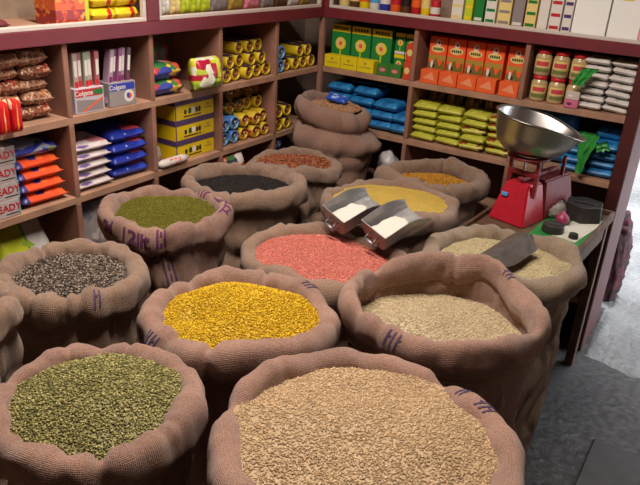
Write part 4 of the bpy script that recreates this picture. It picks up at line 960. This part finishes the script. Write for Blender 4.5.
# blue bags, corner bay
bsal = printed('blue_salt_bag', .70, (5, 4, 4), rough=.4, blobs=[S_(40, 125, 185), S_(30, 100, 160), S_(70, 150, 205)], band=(0, [(0, S_(36, 118, 178)), (.5, S_(44, 130, 192))]))
ly = [(4, (.075, .205, .335, .437)), (4, (.085, .215, .345, .440)), (3, (.09, .225, .36)), (2, (.10, .245))]
for r_, (n_, xs) in enumerate(ly):
    for i, a in enumerate(xs):
        w_ = .085 if (i == 3) else .128
        o = link('blue_bag', pouch(w_, .17, .050, bsal, 90+(r_+i) % 4)); place(o, 'R', a, .012+rng.uniform(0, .012), ZB+.003+.0485*r_, R(rng.uniform(-3, 3)), 0, R(rng.uniform(-2, 2))); tag(o, 'sky blue plastic bag in the heap above the tall corner sack', 'bag', 'blue bags in the corner bay')
dkp = mat('dark_blue_film', S_(26, 36, 56), .4)
o = link('dark_bag', pouch(.20, .15, .03, dkp, 95)); place(o, 'R', .24, .05, ZB+.200, R(3)); tag(o, 'dark navy empty bag on top of the sky blue bags', 'bag')
# lime pouches
lmp = printed('lime_pouch', .80, (5, 4, 3), rough=.4, blobs=[S_(186, 186, 60), S_(172, 170, 50), S_(200, 200, 84)], band=(0, [(0, S_(180, 180, 56)), (.5, S_(190, 190, 66))]))
lmp2 = printed('lime_pouch_print', .62, (7, 5, 3), rough=.4, blobs=[S_(190, 188, 60), S_(60, 44, 30), S_(215, 205, 170), S_(150, 60, 40)], band=(0, [(0, S_(184, 182, 56)), (.6, S_(196, 190, 80))]))
for r_ in range(5):
    for i in range(4):
        pr = (i == 3) or (i == 2 and r_ in (0, 2))
        o = link('lime_pouch', pouch(.117, .13, .036, lmp2 if pr else lmp, 100+(r_*3+i) % 6)); place(o, 'R', .566+i*.1205, .010+rng.uniform(0, .015), ZB+.001+.0345*r_, R(rng.uniform(-6, 6)), R(rng.uniform(0, 3)), R(rng.uniform(-2, 2)))
        tag(o, f'{"dark printed" if pr else "plain"} lime yellow pouch, {nth(r_, 5)} in the {("pile beside the blue bags", "second pile from the blue bags", "third pile from the blue bags", "pile behind the steel pan")[i]}', 'pouch', 'printed lime pouches' if pr else 'plain lime pouches')
gpk = printed('gold_brown_pouch', .45, (5, 4, 3), rough=.3, blobs=[S_(140, 105, 40), S_(90, 60, 34), S_(190, 155, 50), S_(70, 40, 30)], band=(0, [(0, S_(150, 116, 44)), (.5, S_(120, 84, 40))]))
for i in range(5):
    o = link('gold_packet', pouch(.088, .235, .045, gpk, 110+i)); o.rotation_euler = (R(86), 0, R(rng.uniform(-3, 3))); o.location = (.552+i*.093, .205, ZB+.002); tag(o, 'gold and brown packet standing behind the lime pouches', 'packet', 'gold packets behind the lime pouches')
# blue bags, right bay
for i in range(2):
    o = link('large_blue_bag', pouch(.105, .225, .07, bsal, 120+i)); o.rotation_euler = (R(86), 0, R(4*i)); o.location = (1.062+i*.112, .16, ZB+.002); tag(o, 'large blue bag standing behind the steel pan', 'bag', 'large blue bags behind the pan')
for r_ in range(4):
    for i in range(2):
        o = link('small_blue_bag', pouch(.106, .15, .040, bsal, 130+(r_+i) % 4)); place(o, 'R', 1.215+.042+i*.108, .012+rng.uniform(0, .015), ZB+.037*r_, R(rng.uniform(-4, 4)), 0, R(rng.uniform(-3, 3))); tag(o, 'small blue bag stacked behind the green plastic bag', 'bag', 'small blue bags in the right bay')
o = link('blue_bag_slab', pouch(.10, .09, .05, bsal, 140)); place(o, 'R', 1.363, .08, ZB+.150, R(4)); tag(o, 'single blue bag on top of the small blue stack', 'bag')

# ------------------------------------------------------------------ showcase, right
def can(a, r, h, c, label, band=None, d=.06):
    o = link('tin_can', lathe([(r*.94, 0), (r, .003), (r, h-.004), (r*.95, h), (r*.9, h-.002), (.001, h-.002)], 24, C[c])); o.location = (a, d, ZT+.0); tag(o, label, 'can')
    if band:
        link('printed_band', lathe([(r+.0005, h*.25), (r+.0006, h*.62)], 24, C[band], cap=False), o)
items = [('can', .078, .026, .15, 'cream', 'brown', 'cream can with a brown band'), ('can', .133, .024, .14, 'brown', 'cream', 'brown can with a cream band'), ('can', .186, .024, .15, 'yellow', 'orange', 'yellow can with an orange band'),
         ('can', .240, .025, .15, 'white', 'ltblue', 'white can with a light blue band'), ('can', .294, .025, .15, 'blue', 'white', 'blue can with a white band'), ('can', .348, .025, .16, 'orange', 'red', 'orange can with a red band'),
         ('can', .400, .023, .15, 'brown', 'black', 'brown can with a black band'), ('can', .449, .022, .15, 'red', 'orange', 'red can with an orange band'), ('can', .496, .021, .15, 'yellow', 'cream', 'yellow can with a cream band'), ('can', .543, .022, .075, 'red', 'white', 'short red can with a white band')]
for it in items: can(it[1], it[2], it[3], it[4], it[6]+' in the white framed case', it[5])
cart = [(.655, .05, .17, 'white', 'cream', 'cream banded white'), (.706, .035, .17, 'lime', 'yellow', 'lime and yellow'), (.752, .04, .17, 'green', 'white', 'green and white'), (.803, .045, .16, 'white', 'green', 'green banded white'), (.862, .055, .16, 'cream', 'grey', 'cream and grey'), (.920, .045, .16, 'grey', 'white', 'grey and white'), (.972, .045, .17, 'cream', 'green', 'cream and green'), (1.022, .04, .17, 'white', 'white', 'plain white narrow'), (1.070, .045, .18, 'white', 'red', 'red striped white'), (1.117, .035, .18, 'white', 'purple', 'purple striped white')]
for a, w_, h_, c, c2, nm in cart:
    b = link('slim_carton', box(w_, .06, h_, C[c])); place(b, 'R', a, .03, ZT, R(rng.uniform(-2, 2))); tag(b, f'{nm} slim carton standing in the white framed case', 'carton')
    for k in range(3 if c2 != 'white' else 1): link('printed_band', panel(w_*.8, h_*.07, C[c2], 0, h_*(.12+.26*k)), b)
bw = mat('bright_white_card', (.9, .9, .88), .6)
for i, (a, w_) in enumerate(((1.205, .128), (1.336, .122))):
    b = link('large_white_carton', box(w_, .10, .26, bw)); place(b, 'R', a, .025, ZT); tag(b, ('large plain white carton in the white framed case beside the striped cartons', 'large white carton with a pink edge at the end of the white framed case')[i], 'carton')
    link('printed_mark', panel(.05, .012, C['cream'], -.01, .15, shape='oval'), b)
    if i: link('edge_stripe', panel(.008, .25, C['pink'], .055, .13), b)

o = link('white_plastic_bag', blob(.055, .05, .10, .4, 11, mat('white_film', S_(200, 195, 200), .35), 9, 3)); o.location = (.385, .065, ZC); tag(o, 'crumpled white plastic bag on the low shelf beside the tall corner sack', 'plastic bag')
